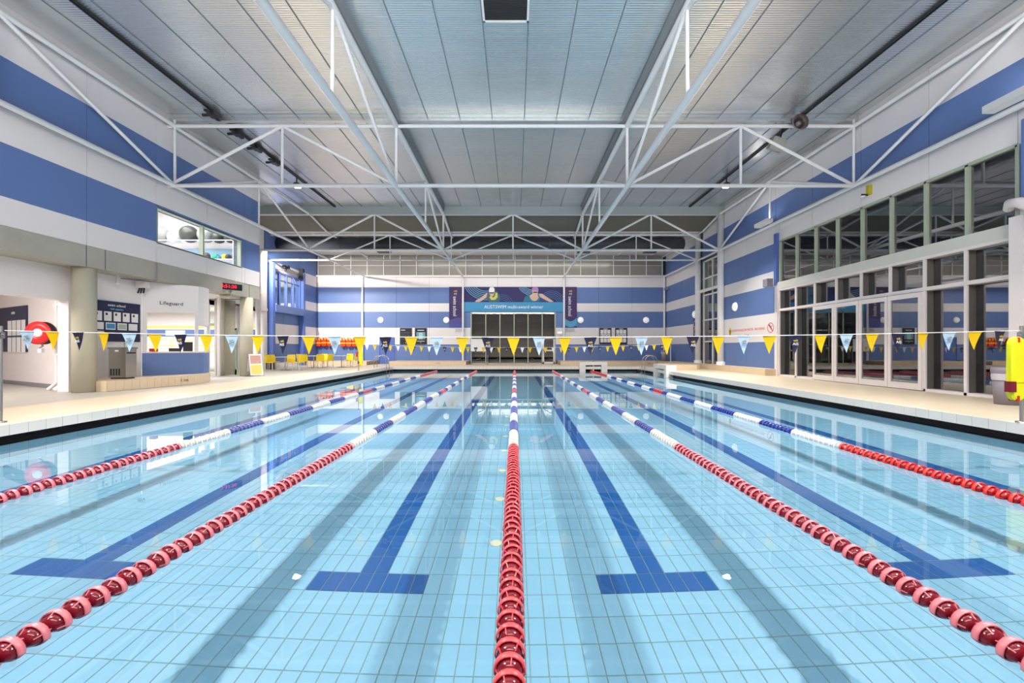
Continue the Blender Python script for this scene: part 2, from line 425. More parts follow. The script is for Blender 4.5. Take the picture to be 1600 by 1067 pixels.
# far wall
FY = 30.72
fb = MB()
for lo, hi in (((-16, FY, 0), (-10.28, FY+.3, 6.6)), ((-10.28, FY, 2.02), (-9.12, FY+.3, 6.6)), ((-9.12, FY, 0), (-3.3, FY+.3, 6.6)),
               ((-3.3, FY, 3.98), (3.1, FY+.3, 6.6)), ((3.1, FY, 0), (RW+.3, FY+.3, 6.6)), ((-16, FY, 6.6), (-15.0, FY+.3, 8.9))): fb.box(lo, hi)
wallB = struct(fb.build('wall_far', joint))
clad(wallB, 'x', FY, -1, [-15.1, -11.6, -9.0, -6.5, -3.95, -1.3, 1.3, 3.85, 6.4, 8.95, 11.5], BANDS[:6], [(-3.3, 3.1, 0, 3.98), (-10.28, -9.12, 0, 2.02)])
# recess wall on the left of the far end
wrec = struct(boxo('wall_recess', (-15.4, 24.3, 0), (-15.1, FY, 8.9), joint))
clad(wrec, 'y', -15.1, 1, [24.35, 26.3, 28.3, 30.66], [(0, .27, 0)] + BANDS[:6] + [(6.62, 8.6, 1)], [(24.9, 28.1, 3.9, 5.95)])
boxo('window_backing', (-15.12, 24.9, 3.9), (-15.08, 28.1, 5.95), wallw, wrec)
struct(boxo('wall_recess_side', (-15.4, 18.2, 3.4), (-15.1, 24.3, 8.9), wallw))
struct(boxo('wall_link', (-15.4, 18.0, 3.4), (LW-.3, 18.2, 8.9), wallw))
struct(boxo('wall_near', (-30, -5.8, 0), (12, -5.5, 8.95), wallw))

# ------------------------------------------------------------------ ceiling
CZ = 8.95
ceil = struct(boxo('ceiling', (-16, -5.8, CZ+.02), (12, 24.0, CZ+.2), joint))
JX = [.34 + 1.085*k for k in range(-15, 12)]
JX = [x for x in JX if -15.9 < x < 11.7]
for a, b in zip([-15.9] + JX, JX + [11.85]):
    y0 = -5.7 if a > -12 else 18.2
    b2 = b
    MB().box((a+.006, y0, CZ), (b2-.006, 13.33, CZ+.02)).build('panel', ceilm, ceil) if y0 < 0 else None
    MB().box((a+.006, max(y0, 13.35), CZ), (b2-.006, 22.3, CZ+.02)).build('panel', ceilm, ceil)
# pale ribs covering the joints
for x in JX:
    if x < -12: boxo('joint_strip', (x-.014, 18.2, CZ-.012), (x+.014, 22.3, CZ), steel, ceil)
    else: boxo('joint_strip', (x-.013, -5.7, CZ-.012), (x+.013, 22.3, CZ), mat('grey_steel', (124, 136, 144), .5), ceil)
boxo('cross_beam', (-11.5, 13.45, CZ-.16), (11.5, 13.6, CZ), ceilm, ceil)
# the roof steps down behind the third truss
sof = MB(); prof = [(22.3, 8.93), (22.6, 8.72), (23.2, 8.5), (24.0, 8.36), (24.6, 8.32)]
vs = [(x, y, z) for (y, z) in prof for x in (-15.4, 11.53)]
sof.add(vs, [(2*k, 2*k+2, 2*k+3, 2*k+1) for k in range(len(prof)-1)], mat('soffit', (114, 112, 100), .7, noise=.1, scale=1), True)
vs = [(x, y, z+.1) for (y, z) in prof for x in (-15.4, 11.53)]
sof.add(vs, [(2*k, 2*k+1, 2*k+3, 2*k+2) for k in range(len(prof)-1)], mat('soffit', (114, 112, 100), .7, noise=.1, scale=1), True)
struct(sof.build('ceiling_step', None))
struct(boxo('ceiling_low', (-15.6, 24.6, 8.3), (11.8, 31.0, 8.5), wallw))
for k in range(11):
    boxo('purlin', (-15 + 2.54*k - .02, 24.6, 8.24), (-15 + 2.54*k + .02, 30.7, 8.3), steel, bpy.data.objects['ceiling_low'])
struct(boxo('trim_6', (-15.2, 22.05, CZ-.42), (11.5, 22.3, CZ), mat('gutter_beam_paint', (176, 186, 188), .5)))
# return-air grille
ag = thing('air_grille', 'dark square return air grille set in the ceiling over the middle of the pool', 'air grille', (-.19, 8.7, CZ))
MB().box((-.5, -.8, -.03), (.5, .8, .0), dark).build('grille_face', None, ag)
fr = MB()
for lo, hi in (((-.54, -.84, -.05), (-.49, .84, 0)), ((.49, -.84, -.05), (.54, .84, 0)), ((-.54, .79, -.05), (.54, .84, 0)), ((-.54, -.84, -.05), (.54, -.79, 0))): fr.box(lo, hi)
fr.build('grille_frame', steel, ag)
fl = MB()
for k in range(30): fl.box((-.49, -.78 + k*.053, -.04), (.49, -.76 + k*.053, -.028))
sl = fl.build('slats', mat('black_slat', (52, 54, 56), .5), ag); sl['kind'] = 'stuff'

# ------------------------------------------------------------------ roof trusses
CB, CT = 6.6, 8.58
NX = [-11.5, -3.92, 3.75, 11.3]
def tr(name, label, group='white tubular steel roof trusses'): return thing(name, label, 'roof truss', group=group)
def mem(root, name, a, b, r, n=10): return MB().tube([a, b], r, n=n).build(name, steel, root)
def cross_truss(y, label, mids, xl, xr, zt=CT, zb=CB, r=.06):
    t = tr('roof_truss', label)
    mem(t, 'top_chord', (xl, y, zt), (xr, y, zt), r); mem(t, 'bottom_chord', (xl, y, zb), (xr, y, zb), r)
    for x in NX[1:3]: mem(t, 'post', (x, y, zb), (x, y, zt), r*.8)
    for i in mids:
        a, b = (NX[i], NX[i+1]); m = (a+b)/2
        mem(t, 'post', (m, y, zb), (m, y, zt), r*.7)
        mem(t, 'diagonal', (a, y, zb), (m, y, zt), r*.85); mem(t, 'diagonal', (b, y, zb), (m, y, zt), r*.85)
    return t
cross_truss(4.55, 'white cross truss over the near end of the pool, nearest the camera', (0, 2), -11.5, 11.3)
cross_truss(13.4, 'white cross truss over mid pool with an open middle bay', (0, 2), -11.5, 11.3)
cross_truss(22.2, 'white cross truss at the step in the ceiling, in front of the dark duct', (0, 1, 2), -15.1, 11.4, r=.065)
cross_truss(24.95, 'thinner white cross truss behind the step, with the dark duct over it', (0, 1, 2), -15.1, 11.4, zt=8.2, zb=6.65, r=.05)
LT = {-11.28: ('white wall truss running along the left wall', -5), -3.92: ('white long truss over the left half of the pool', -5),
      3.75: ('white long truss over the right half of the pool', -5), 11.28: ('white wall truss running along the right wall', -5)}
for x, (lab, ys) in LT.items():
    t = tr('roof_truss', lab, 'white trusses running the length of the hall')
    rr = .07 if abs(x) > 5 else .09
    mem(t, 'bottom_chord', (x, -4.4, CB), (x, 22.2, CB), rr)
    mem(t, 'bottom_chord', (x, 22.2, CB), (x, 30.6, CB), rr*.8)
    mem(t, 'top_chord', (x, -4.4, CT), (x, 22.2, CT), rr)
    mem(t, 'top_chord', (x, 22.2, CT), (x, 24.2, 8.2), rr*.8); mem(t, 'top_chord', (x, 24.2, 8.2), (x, 30.6, 8.15), rr*.8)
    if abs(x) < 5:
        MB().box((x-.09, -5.4, CT+.12), (x+.09, 22.1, CZ)).build('carrier_beam', mat('dull_beam', (150, 156, 160), .5), t)
    for y0 in (-4.3, 4.55, 13.4):
        m = y0 + (4.17 if 4 < y0 < 5 else 4.4)
        mem(t, 'post', (x, m, CB), (x, m, CT), .04)
        mem(t, 'diagonal', (x, y0, CB), (x, m, CT), .05); mem(t, 'diagonal', (x, y0+8.83, CB), (x, m, CT), .05)
    for y0 in (4.55, 13.4): mem(t, 'post', (x, y0, CB), (x, y0, CT+.2), .04)
# up-light fixtures on the wall trusses
up = thing('uplight', '', 'uplight', (11.05, UPY[0], CB+.05))
MB().box((-.14, -.45, 0), (.14, .45, .16)).build('housing', steel, up)
MB().box((-.12, -.42, .16), (.12, .42, .175)).build('lens', paper, up)
b_ = MB(); b_.tube([(0, -.44, .1), (.1, -.62, .22), (.16, -.7, .05)], .012); b_.build('cable', greyp, up)
for i, (y, lab) in enumerate(zip(UPY, ('white box up-light on the right wall truss at the right edge of the picture', 'small white box up-light on the right wall truss beyond the glazed bay'))):
    o = up if i == 0 else copy_tree(up)
    o.location = (11.05, y, CB+.06); tag(o, lab, 'uplight', 'up-lights on the right wall truss')

# round white columns, far end posts
def column(name, x, y, r, h, m, label, base=True, z0=0, group=None):
    t = thing(name, label, 'column', (x, y, z0), 0, group)
    MB().lathe([(0.001, 0), (r, 0), (r, h), (.001, h)], m, 20).build('shaft', None, t)
    if base: MB().lathe([(r*1.35, 0), (r*1.35, .45), (r*1.02, .47)], m, 16).build('base_sleeve', None, t)
    return t
column('steel_column', 11.35, 22.2, .17, CT, steel, 'tall white round column at the step in the ceiling on the right wall')
column('steel_column', 11.35, 24.95, .17, 8.2, steel, 'tall white round column right of the tall narrow window at the far right')
for x in (-11.55, -3.92, 3.75, 11.35):
    o = MB().tube([(x, 30.58, .0 if abs(x) > 5 else .27), (x, 30.58, 6.6)], .075, steel, 12).build('steel_post', None)
    tag(o, {-11.55: 'slim white post on the far wall behind the life jackets', -3.92: 'slim white post left of the wide swimmer banner', 3.75: 'slim white post right of the wide swimmer banner', 11.35: 'slim white post in the far right corner'}[x], 'post', 'slim white posts on the far wall')
# white downpipes in the recess
for x, y, r, lab in ((-14.8, 23.75, .2, 'fat white pipe beside the blue framed recess wall'), (-14.6, 22.95, .13, 'slimmer white pipe standing before the fat white pipe')):
    t = thing('downpipe', lab, 'pipe', (x, y, 0), 0, 'white pipes in the left recess')
    MB().tube([(0, 0, 0), (0, 0, 6.9)], r, white, 14).build('pipe', None, t)
    MB().lathe([(r*1.15, 3.4), (r*1.15, 3.55)], white, 14).build('collar', None, t)
    if r > .15: MB().tube([(0, 0, 4.4), (-.3, -.45, 4.4)], r*.6, white, 12).build('branch', None, t)

# ------------------------------------------------------------------ dark duct
du = thing('air_duct', 'big dark round air duct slung across the hall under the far ceiling', 'duct', (0, 25.75, 7.84))
prof = [(.001, -15.1), (.42, -15.1), (.42, 10.55), (.4, 10.72), (.3, 10.78), (.001, 10.8)]
MB().lathe(prof, ductm, 24, 'x').build('duct_tube', None, du)
for x in (-11, -6.6, -2.2, 2.2, 6.6): MB().lathe([(.43, x-.03), (.43, x+.03)], ductm, 24, 'x').build('seam_band', None, du)
for x in (-8.1, 0.1, 8.1 - 4.4 + .7):
    MB().box((x-.5, -.46, -.12), (x+.5, -.3, .16), mat('duct_grille', (30, 40, 34), .5)).build('outlet_grille', None, du)
for x in (-8.3, 4.4, 8.6):
    MB().box((x-.4, -.3, -.56), (x+.4, .1, -.4), dark).build('damper_box', None, du)
for x in (-13, -9, -5, -1, 3, 7): MB().tube([(x, 0, .4), (x, 0, .46)], .01, dark, 6).build('hanger', None, du)

# ------------------------------------------------------------------ far clerestory
cl = sroot('window_1')
pane_w = (11.3+15.0)/21
for k in range(21):
    x = -15.0 + k*pane_w
    boxo('pane', (x+.03, 30.8, 6.74), (x+pane_w-.03, 30.81, 8.28), frost, cl)
    boxo('mullion', (x-.025, 30.74, 6.7), (x+.025, 30.86, 8.3), steel, cl)
boxo('mullion', (11.25, 30.74, 6.7), (11.3, 30.86, 8.3), steel, cl)
boxo('window_sill', (-15.1, 30.6, 6.6), (11.5, 30.9, 6.74), wallw, cl)
boxo('transom', (-15, 30.78, 7.5), (11.3, 30.84, 7.53), steel, cl)
struct(boxo('wall_beyond', (-16, 33.5, 6.0), (12, 33.7, 9.5), mat('grey_roof_beyond', (168, 168, 160), .7)))

# ------------------------------------------------------------------ far glazed entrance
fe = sroot('window_2')
boxo('window_frame', (-3.36, 30.68, 0), (-3.27, 30.82, 3.98), green, fe); boxo('window_frame', (3.04, 30.68, 0), (3.13, 30.82, 3.98), green, fe)
boxo('transom', (-3.3, 30.7, 2.03), (3.1, 30.8, 2.12), green, fe); boxo('transom', (-3.3, 30.7, 3.9), (3.1, 30.8, 3.98), green, fe)
boxo('transom', (-3.3, 30.7, .0), (3.1, 30.8, .08), green, fe)
px = [-3.27, -2.2, -1.12, -.04, 1.02, 2.1, 3.04]
for k in range(1, 6): boxo('mullion', (px[k]-.035, 30.7, 0), (px[k]+.035, 30.8, 3.98), green, fe)
for a, b in zip(px[:-1], px[1:]):
    boxo('pane', (a+.035, 30.75, 2.12), (b-.035, 30.76, 3.9), glassd, fe)
    boxo('pane', (a+.035, 30.75, .08), (b-.035, 30.76, 2.03), glassd, fe)
for z in (2.62, 3.12): boxo('rail_beyond', (-3.3, 31.1, z), (3.1, 31.14, z+.05), dkframe, fe)
dr = sroot('door_1')
for lo, hi in (((2.14, 30.64, .02), (2.24, 30.7, 2.02)), ((2.94, 30.64, .02), (3.04, 30.7, 2.02)), ((2.14, 30.64, 1.92), (3.04, 30.7, 2.02)), ((2.14, 30.64, .02), (3.04, 30.7, .16)), ((2.14, 30.64, .98), (3.04, 30.7, 1.08))):
    boxo('door_frame', lo, hi, white, dr)
boxo('door_handle', (2.22, 30.58, .95), (2.26, 30.64, 1.15), chrome, dr)
struct(boxo('ground_beyond', (-16, 31.0, -.3), (12, 40, -.01), mat('brown_yard', (96, 84, 68), .8)))
struct(boxo('wall_yard', (-8, 37, 0), (8, 37.3, 3), mat('dark_fence', (70, 64, 56), .8)))

# blue door of far wall, recess door
d2 = struct(boxo('door_2', (-10.26, FY-.01, .0), (-9.14, FY+.06, 2.0), blued))
boxo('door_handle', (-9.3, FY-.06, .98), (-9.2, FY-.01, 1.04), chrome, d2)
boxo('door_closer', (-10.1, FY-.06, 1.9), (-9.5, FY-.01, 1.96), greyp, d2)

# ------------------------------------------------------------------ tiled benches (plinths)
def bench(name, poly, h, tiles, parent=None):
    """tiled plinth: body + face tiles along given edges"""
    b = MB().prism(poly, 0, h - .006, beigeg).build(name, None); struct(b)
    n = len(poly)
    MB().prism(poly, h-.006, h, beige).build('top_slab', None, b)
    for (i, j) in tiles:
        (xa, ya), (xb, yb) = poly[i], poly[j]
        L = math.hypot(xb-xa, yb-ya); k = max(1, int(round(L/.2)))
        dx, dy = (xb-xa)/L, (yb-ya)/L; nx_, ny_ = dy, -dx
        M = Matrix(((dx, 0, nx_, xa), (dy, 0, ny_, ya), (0, 1, 0, 0), (0, 0, 0, 1)))
        me = MB(); w = L/k; e = .003
        me.box((e, e, 0), (w-e, h-.008-e, .008))
        tmz = me.mesh('tile', beige)
        for q in range(k):
            o = link('tile', tmz, b); o.matrix_local = M @ Matrix.Translation((q*w, 0, 0))
    return b
bench('trim_7', [(-15.07, 28.6), (-10.5, 28.6), (-10.5, FY-.03), (-15.07, FY-.03)], .27, [(0, 1)])
bench('trim_8', [(-8.95, 28.6), (-3.45, 28.6), (-3.45, FY-.03), (-8.95, FY-.03)], .27, [(0, 1)])
bench('trim_9', [(3.25, 28.6), (11.0, 28.6), (11.0, FY-.03), (3.25, FY-.03)], .27, [(0, 1)])
bench('trim_10', [(10.95, 28.6), (10.95, 17.6), (11.5, 17.6), (11.5, 28.6)], .29, [(0, 1), (1, 2)])
bench('trim_11', [(8.9, 22.6), (10.2, 22.6), (10.5, 22.9), (10.5, 25.2), (10.2, 25.5), (8.9, 25.5)], .27, [(0, 1), (1, 2), (5, 0)])
bench('trim_12', [(-12.2, 11.15), (-11.26, 11.15), (-10.65, 13.4), (-10.72, 13.9), (-10.95, 14.4), (-11.2, 14.85), (-11.6, 15.3), (-12.2, 15.4)], .3, [(0, 1), (1, 2), (2, 3), (3, 4), (4, 5)])
# bulkhead entries on the pool edge (white tiled frames with a recess)
def entry(name, x0, x1, y0, y1, axis, label):
    t = thing(name, label, 'step block', (0, 0, 0), 0, 'white tiled entry blocks on the pool edge')
    if axis == 'x':   # faces -y
        m1, m2 = x0+.38, x1-.38
        for lo, hi in (((x0, y0, -.36), (m1, y1, .3)), ((m2, y0, -.36), (x1, y1, .3)), ((m1, y0, .1), (m2, y1, .3))): MB().box(lo, hi, tilew).build('tiled_frame', None, t)
        MB().box((m1, y0+.3, -.36), (m2, y0+.34, .1), mat('teal_panel', (96, 140, 158), .3)).build('recess_panel', None, t)
        MB().box(((m1+m2)/2-.03, y0+.05, -.36), ((m1+m2)/2+.03, y0+.11, .1), tilew).build('divider', None, t)
        MB().tube([((m1+m2)/2, y0+.1, .3), ((m1+m2)/2, y0+.1, .46)], .03, greyp, 8).build('knob', None, t)
    else:
        m1, m2 = y0+.3, y1-.3
        for lo, hi in (((x0, y0, -.36), (x1, m1, .3)), ((x0, m2, -.36), (x1, y1, .3)), ((x0, m1, .08), (x1, m2, .3))): MB().box(lo, hi, tilew).build('tiled_frame', None, t)
        MB().box((x0+.3, m1, -.36), (x0+.34, m2, .08), mat('teal_panel', (96, 140, 158), .3)).build('recess_panel', None, t)
    return t
entry('entry_block', 4.25, 6.05, 26.3, 26.75, 'x', 'white tiled entry block with recess on the far edge of the pool')
entry('entry_block', 7.95, 8.5, 21.15, 23.1, 'y', 'white tiled entry block with recess on the right edge of the pool')

# ------------------------------------------------------------------ right glazed bay
gb = sroot('window_3')
PW = (GY1-GY0)/8
XR = RW - .02
for k in range(9):
    y = GY0 + k*PW
    boxo('mullion', (XR-.03, y-.04, 4.0), (XR+.06, y+.04, 5.85), green, gb)
    boxo('mullion', (XR-.06, y-.035, 0), (XR-.01, y+.035, 3.76), white, gb)
    boxo('mullion_fin', (XR-.01, y-.03, 0), (XR+.2, y+.03, 3.76), dkframe, gb)
boxo('head_frame', (XR-.03, GY0, 5.8), (XR+.1, GY1, 5.88), green, gb)
boxo('window_sill', (XR-.08, GY0-.05, 3.76), (XR+.24, GY1+.05, 4.06), mat('pale_green_ledge', (212, 214, 208), .4), gb)
boxo('transom', (XR-.07, GY0, 2.8), (XR+.2, GY1, 2.9), white, gb)
boxo('transom', (XR-.07, GY0, 3.68), (XR+.2, GY1, 3.76), white, gb)
boxo('bottom_rail', (XR-.06, GY0, 0), (XR+.2, GY1, .07), white, gb)
for k in range(8):
    a, b = GY0+k*PW+.05, GY0+(k+1)*PW-.05
    boxo('pane', (XR+.04, a, 4.06), (XR+.05, b, 5.8), glassn, gb)
    boxo('pane', (XR+.18, a-.02, 2.9), (XR+.19, b+.02, 3.68), glassn, gb)
    if k not in (2, 3, 4, 5): boxo('pane', (XR+.18, a-.02, .07), (XR+.19, b+.02, 2.8), glassn, gb)
# four door leaves
for k in (2, 3, 4, 5):
    y0, y1 = GY0+k*PW, GY0+(k+1)*PW
    dd = sroot('door_%d' % (k+1))
    for lo, hi in (((y0+.01, .02), (y0+.1, 2.78)), ((y1-.1, .02), (y1-.01, 2.78)), ((y0+.1, 2.64), (y1-.1, 2.78)), ((y0+.1, .02), (y1-.1, .2))):
        boxo('door_frame', (XR-.13, lo[0], lo[1]), (XR-.065, hi[0], hi[1]), white, dd)
    boxo('pane', (XR-.1, y0+.1, .2), (XR-.09, y1-.1, 2.64), glassn, dd)
boxo('trim_13', (11.2, 8.86, 0), (11.5, 9.13, 4.15), white); struct(bpy.data.objects['trim_13'])
boxo('trim_14', (11.32, 8.5, 4.4), (11.5, 9.0, 6.3), blue); struct(bpy.data.objects['trim_14'])
struct(boxo('trim_15', (11.4, 17.5, 0), (11.5, 17.68, 4.0), white)); struct(boxo('trim_16', (11.38, 17.52, 3.95), (11.5, 17.7, 6.2), blued))
# tall narrow window at far right
tw = sroot('window_4')
for y in (22.42, 23.52, 24.62): boxo('mullion', (RW, y-.04, 0), (RW+.15, y+.04, 6.5), steel, tw)
for z in (.04, 1.6, 2.9, 4.4, 5.4, 6.45): boxo('transom', (RW, 22.4, z-.04), (RW+.12, 24.7, z+.04), steel, tw)
for a, b in ((22.46, 23.48), (23.56, 24.58)):
    for z0, z1 in ((.08, 1.56), (1.64, 2.86), (2.94, 4.36), (4.44, 5.36), (5.44, 6.41)): boxo('pane', (RW+.06, a, z0), (RW+.07, b, z1), glassn, tw)
o = MB().tube([(11.35, 22.2, 4.65), (11.35, 24.95, 4.65)], .1, steel, 12).build('tie_pipe', None); tag(o, 'white horizontal tie pipe between the two round columns across the tall window', 'pipe')

# ------------------------------------------------------------------ left side: beam, columns, bulkhead, lobby
bm = struct(boxo('beam_left', (-12.2, -5.5, 3.4), (LW+.02, 18.2, 3.965), concrete))
for y in (10.85, 11.35, 17.5): boxo('joint_strip', (LW+.019, y-.012, 3.4), (LW+.022, y+.012, 3.965), joint, bm)
o = MB().tube([(LW+.05, 12.95, 3.95), (LW+.05, 12.95, 3.36), (LW-.15, 12.95, 3.33), (-12.0, 12.3, 3.33)], .018, greyp, 8).build('conduit', None)
tag(o, 'thin grey conduit running down and under the concrete beam', 'conduit')
struct(boxo('ceiling_lobby', (-30, -5.5, 3.4), (-12.2, 18.2, 3.6), white)); struct(boxo('ceiling_lobby_far', (-30, 18.2, 3.4), (-15.1, 25.3, 3.6), white))
column('concrete_column', -11.78, 11.05, .25, 3.4, concol, 'thick round concrete column by the tiled plinth under the beam', False)
column('concrete_column', -11.66, 17.55, .24, 3.4, concol, 'round concrete column at the far end of the beam, behind the folding sign', False)
column('concrete_column', -13.2, 18.6, .27, 3.4, concol, 'round pale column inside the lobby between the glazed doors', False)
column('concrete_column', -14.3, 20.9, .2, 3.4, white, 'white round column at the back of the lobby opening', False)
struct(boxo('wall_bulkhead', (-12.5, -5.5, 2.5), (-12.2, 11.04, 3.4), wallw))
struct(boxo('wall_jamb', (-12.5, 11.04, 0), (-12.2, 11.35, 3.4), wallw))
struct(boxo('wall_plinth', (-12.5, 11.35, 0), (-12.2, 13.2, 3.4), wallw))
# slanted wall of the shower lobby
SA, SB = Vector((-19.5, 14.8)), Vector((-12.5, 11.45))
sd = (SB-SA).normalized(); sn = Vector((sd.y, -sd.x))
def slant(u, h, off=0):
    p = SA + sd*u + sn*off; return (p.x, p.y, h)
SL = (SB-SA).length
SM = Matrix(((sd.x, 0, sn.x, SA.x), (sd.y, 0, sn.y, SA.y), (0, 1, 0, 0), (0, 0, 0, 1)))
o = MB(); o.slab([(0, 0), (SL, 0), (SL, 3.4), (0, 3.4)], SM @ Matrix.Translation((0, 0, -.2)), .2); struct(o.build('wall_shower', white))
o = MB(); o.slab([(0, 0), (SL, 0), (SL, .12), (0, .12)], SM, .015); struct(o.build('baseboard_shower', greyp))
struct(boxo('wall_shower_side', (-19.8, -5.5, 0), (-19.5, 14.9, 3.4), white))
def slant_u(px, off=0):   # distance along the slanted wall of a point seen at photo column px
    k = (px-804.6)/630
    p0 = SA + sn*off
    return (k*p0.y + .023 - p0.x) / (sd.x - k*sd.y)
# two notice boards on the slanted wall
nbr = thing('notice_board', 'navy notice board with white sheets on the left lobby wall by the hose reel', 'notice board')
u0, u1 = max(.3, slant_u(-60)), slant_u(44)
o = MB(); o.slab([(u0, 1.08), (u1, 1.08), (u1, 2.58), (u0, 2.58)], SM, .03); o.build('board', navyb, nbr)
for c in range(4):
    for r_ in range(2):
        w = .34; a = u1 - .12 - (c+1)*w - c*.07; zb = 1.82 - r_*.56 - .2
        o = MB(); o.slab([(a, zb), (a+w, zb), (a+w, zb+.5), (a, zb+.5)], SM @ Matrix.Translation((0, 0, .03)), .004); o.build('sheet', paper, nbr)
ob = text('lettering', 'swim', .16, wprint, nbr, (0, 0, 0)); ob.matrix_local = SM @ Matrix.Translation((u1-1.2, 2.38, .032))
# hose reel
uc = slant_u(62, .42)
hp = slant(uc, 1.86, .42)
uc = slant_u(71, .42); hp = slant(uc, 1.62, .42)
hr = thing('hose_reel', 'red fire hose reel with black hose on the lobby wall', 'hose reel', hp, math.atan2(-.99, .15))
o = MB(); o.tube([(.05, 0, 0), (-.15, 0, 0), (-.2, -.2, -.0)], .035, greyp, 8); o.build('swing_arm', None, hr)
hr.scale = (.8, .72, .72)
o = MB(); o.lathe([(.1, .25), (.44, .25), (.44, .27), (.1, .27)], redp, 28, 'x', closed=True); o.build('front_disc', None, hr)
o = MB(); o.lathe([(.1, .03), (.44, .03), (.44, .05), (.1, .05)], dred, 28, 'x', closed=True); o.build('rear_disc', None, hr)
for k in range(5):
    o = MB(); o.lathe([(.40+.035*math.cos(a*PI/4), (.07+k*.038)+.022*math.sin(a*PI/4)) for a in range(8)], black, 28, 'x', closed=True); o.build('hose_coil', None, hr)
o = MB(); o.lathe([(.001, .285), (.16, .285), (.16, .24)], white, 20, 'x'); o.build('hub', None, hr)
o = MB(); o.tube([(0, 0, 0), (.28, 0, 0)], .05, greyp, 10); o.build('axle', None, hr)
o = MB(); o.tube([(.2, .05, -.36), (.2, .1, -.5), (.18, -.05, -.6), (.15, .05, -.72)], .03, greyp, 8); o.box((.1, -.05, -.75), (.22, .07, -.6), white); o.build('valve', None, hr)
# white downpipes in the lobby
for px_, r_, lab in ((89, .05, 'thin white downpipe on the lobby wall left of the thick one'), (101, .085, 'thick white downpipe with a kicked foot beside the concrete column')):
    u = slant_u(px_, .15); p = slant(u, 0, .15)
    t = thing('downpipe', lab, 'pipe', p, 0, 'white downpipes by the concrete column')
    o = MB(); o.tube([(-.12, -.12, .02), (0, 0, .22), (0, 0, 3.38)], r_, white, 10); o.build('pipe', None, t)
    for z in (1.0, 2.4): o = MB(); o.box((-r_*1.3, -r_*1.2, z), (r_*1.3, r_*1.2, z+.04), white); o.build('bracket', None, t)
# swim school board beyond the column
sb = thing('notice_board', 'navy swim school board with white sheets above the drinking fountain', 'notice board')
MB().box((-12.2, 11.6, 1.72), (-12.17, 13.12, 2.62)).build('board', navyb, sb); MB().box((-12.2, 12.0, 1.4), (-12.17, 13.12, 1.72)).build('board', navyb, sb)
text('lettering', 'swim school', .11, wprint, sb, (-12.168, 12.35, 2.5), FACE_E); text('lettering', 'club aquatics', .08, lcyan, sb, (-12.168, 12.35, 2.39), FACE_E)
for k in range(5):
    y = 11.68 + k*.285
    MB().box((-12.17, y, 2.02), (-12.164, y+.22, 2.3)).build('sheet', paper, sb)
    MB().box((-12.164, y+.04, 2.19), (-12.162, y+.1, 2.26)).build('photo', dark, sb)
for k in range(4):
    y = 11.66 + k*.355
    s_ = MB().box((-12.17, y, 1.76), (-12.164, y+.29, 1.97)).build('sheet', paper, sb)
    if k in (1, 2): MB().box((-12.164, y+.02, 1.79), (-12.162, y+.27, 1.94)).build('photo', cyan if k == 1 else mat('beach_photo', (170, 190, 170), .5), s_)
text('lettering', 'AIS', .07, gold, sb, (-12.168, 12.75, 1.5), FACE_E)
# stainless drinking fountain
df = thing('drinking_fountain', 'stainless steel drinking water cooler on the tiled plinth', 'water cooler', (-11.62, 11.97, .3))
MB().box((-.25, -.17, .04), (.25, .17, .88)).build('cabinet', silver, df)
MB().box((-.27, -.19, .88), (.27, .19, .93)).build('basin_top', chrome, df)
MB().tube([(.0, .05, .93), (0, .05, 1.05), (.05, 0, 1.08)], .012, chrome, 8).build('spout', None, df)
MB().box((-.22, -.14, 0), (.22, .14, .04)).build('base', dark, df)
for k in range(4):
    MB().box((-.2 + .08*k, -.176, .1), (-.155 + .08*k, -.17, .3)).build('vent_slot', dark, df)
MB().box((.25, -.14, .74), (.254, .14, .78)).build('name_strip', dark, df)
MB().box((-.06, -.175, .8), (.04, -.17, .85)).build('sticker', paper, df)
# sensors under the beam
cb = thing('camera_cluster', 'white security camera cluster under the beam beside the booth', 'camera', (-12.0, 13.0, 3.02))
MB().box((-.14, -.08, .12), (.14, .12, .36)).build('housing', white, cb)
MB().tube([(0, 0, .3), (0, 0, .38)], .04, white, 8).build('mount', None, cb)
for dx in (-.07, 0, .07): MB().tube([(dx, 0, .12), (dx*1.3, -.05, -.05)], .025, dark, 8).build('lens', None, cb)
o = MB().tube([(-12.0, 12.2, 3.4), (-12.0, 12.2, 3.2)], .03, white, 8).lathe([(.001, -.02), (.06, 0), (.05, .06)], white, 10, 'z', (-12.0, 12.2, 3.12)).build('sprinkler', None); tag(o, 'small white dome sensor hanging under the beam', 'sensor')

# lifeguard booth
BA, BB = Vector((-12.2, 13.2)), Vector((-11.2, 14.3))
bt = thing('lifeguard_booth', 'curved white and blue lifeguard booth with open window on the tiled plinth', 'booth')
BA = Vector((-12.19, 13.21))
path = [BA, BB, Vector((-11.17, 14.5)), Vector((-11.22, 14.72)), Vector((-11.32, 14.95)), Vector((-11.5, 15.15)), Vector((-11.75, 15.25))]
def ribbon(pts, z0, z1, t, m, name, parent):
    b = MB()
    for a, c in zip(pts[:-1], pts[1:]):
        d = (c-a).normalized(); n = Vector((d.y, -d.x))
        q = [a, c, c - n*t, a - n*t]
        b.prism([(p.x, p.y) for p in q], z0, z1, m)
    return b.build(name, None, parent)
bd = (BB-BA).normalized()
ribbon(path, .3, 1.04, .08, blue, 'counter_front', bt)
q = [p + Vector((.0, 0)) for p in path]; ribbon(q, 1.04, 1.09, .3, white, 'counter_top', bt)
ribbon(path[:2], 2.43, 3.39, .1, wallw, 'fascia', bt); ribbon(path[1:], 2.0, 3.39, .1, wallw, 'fascia', bt)
ribbon([BA, BA+bd*.12], 1.09, 2.43, .1, wallw, 'jamb', bt); ribbon([BB-bd*.1, BB], 1.09, 2.43, .1, wallw, 'jamb', bt)
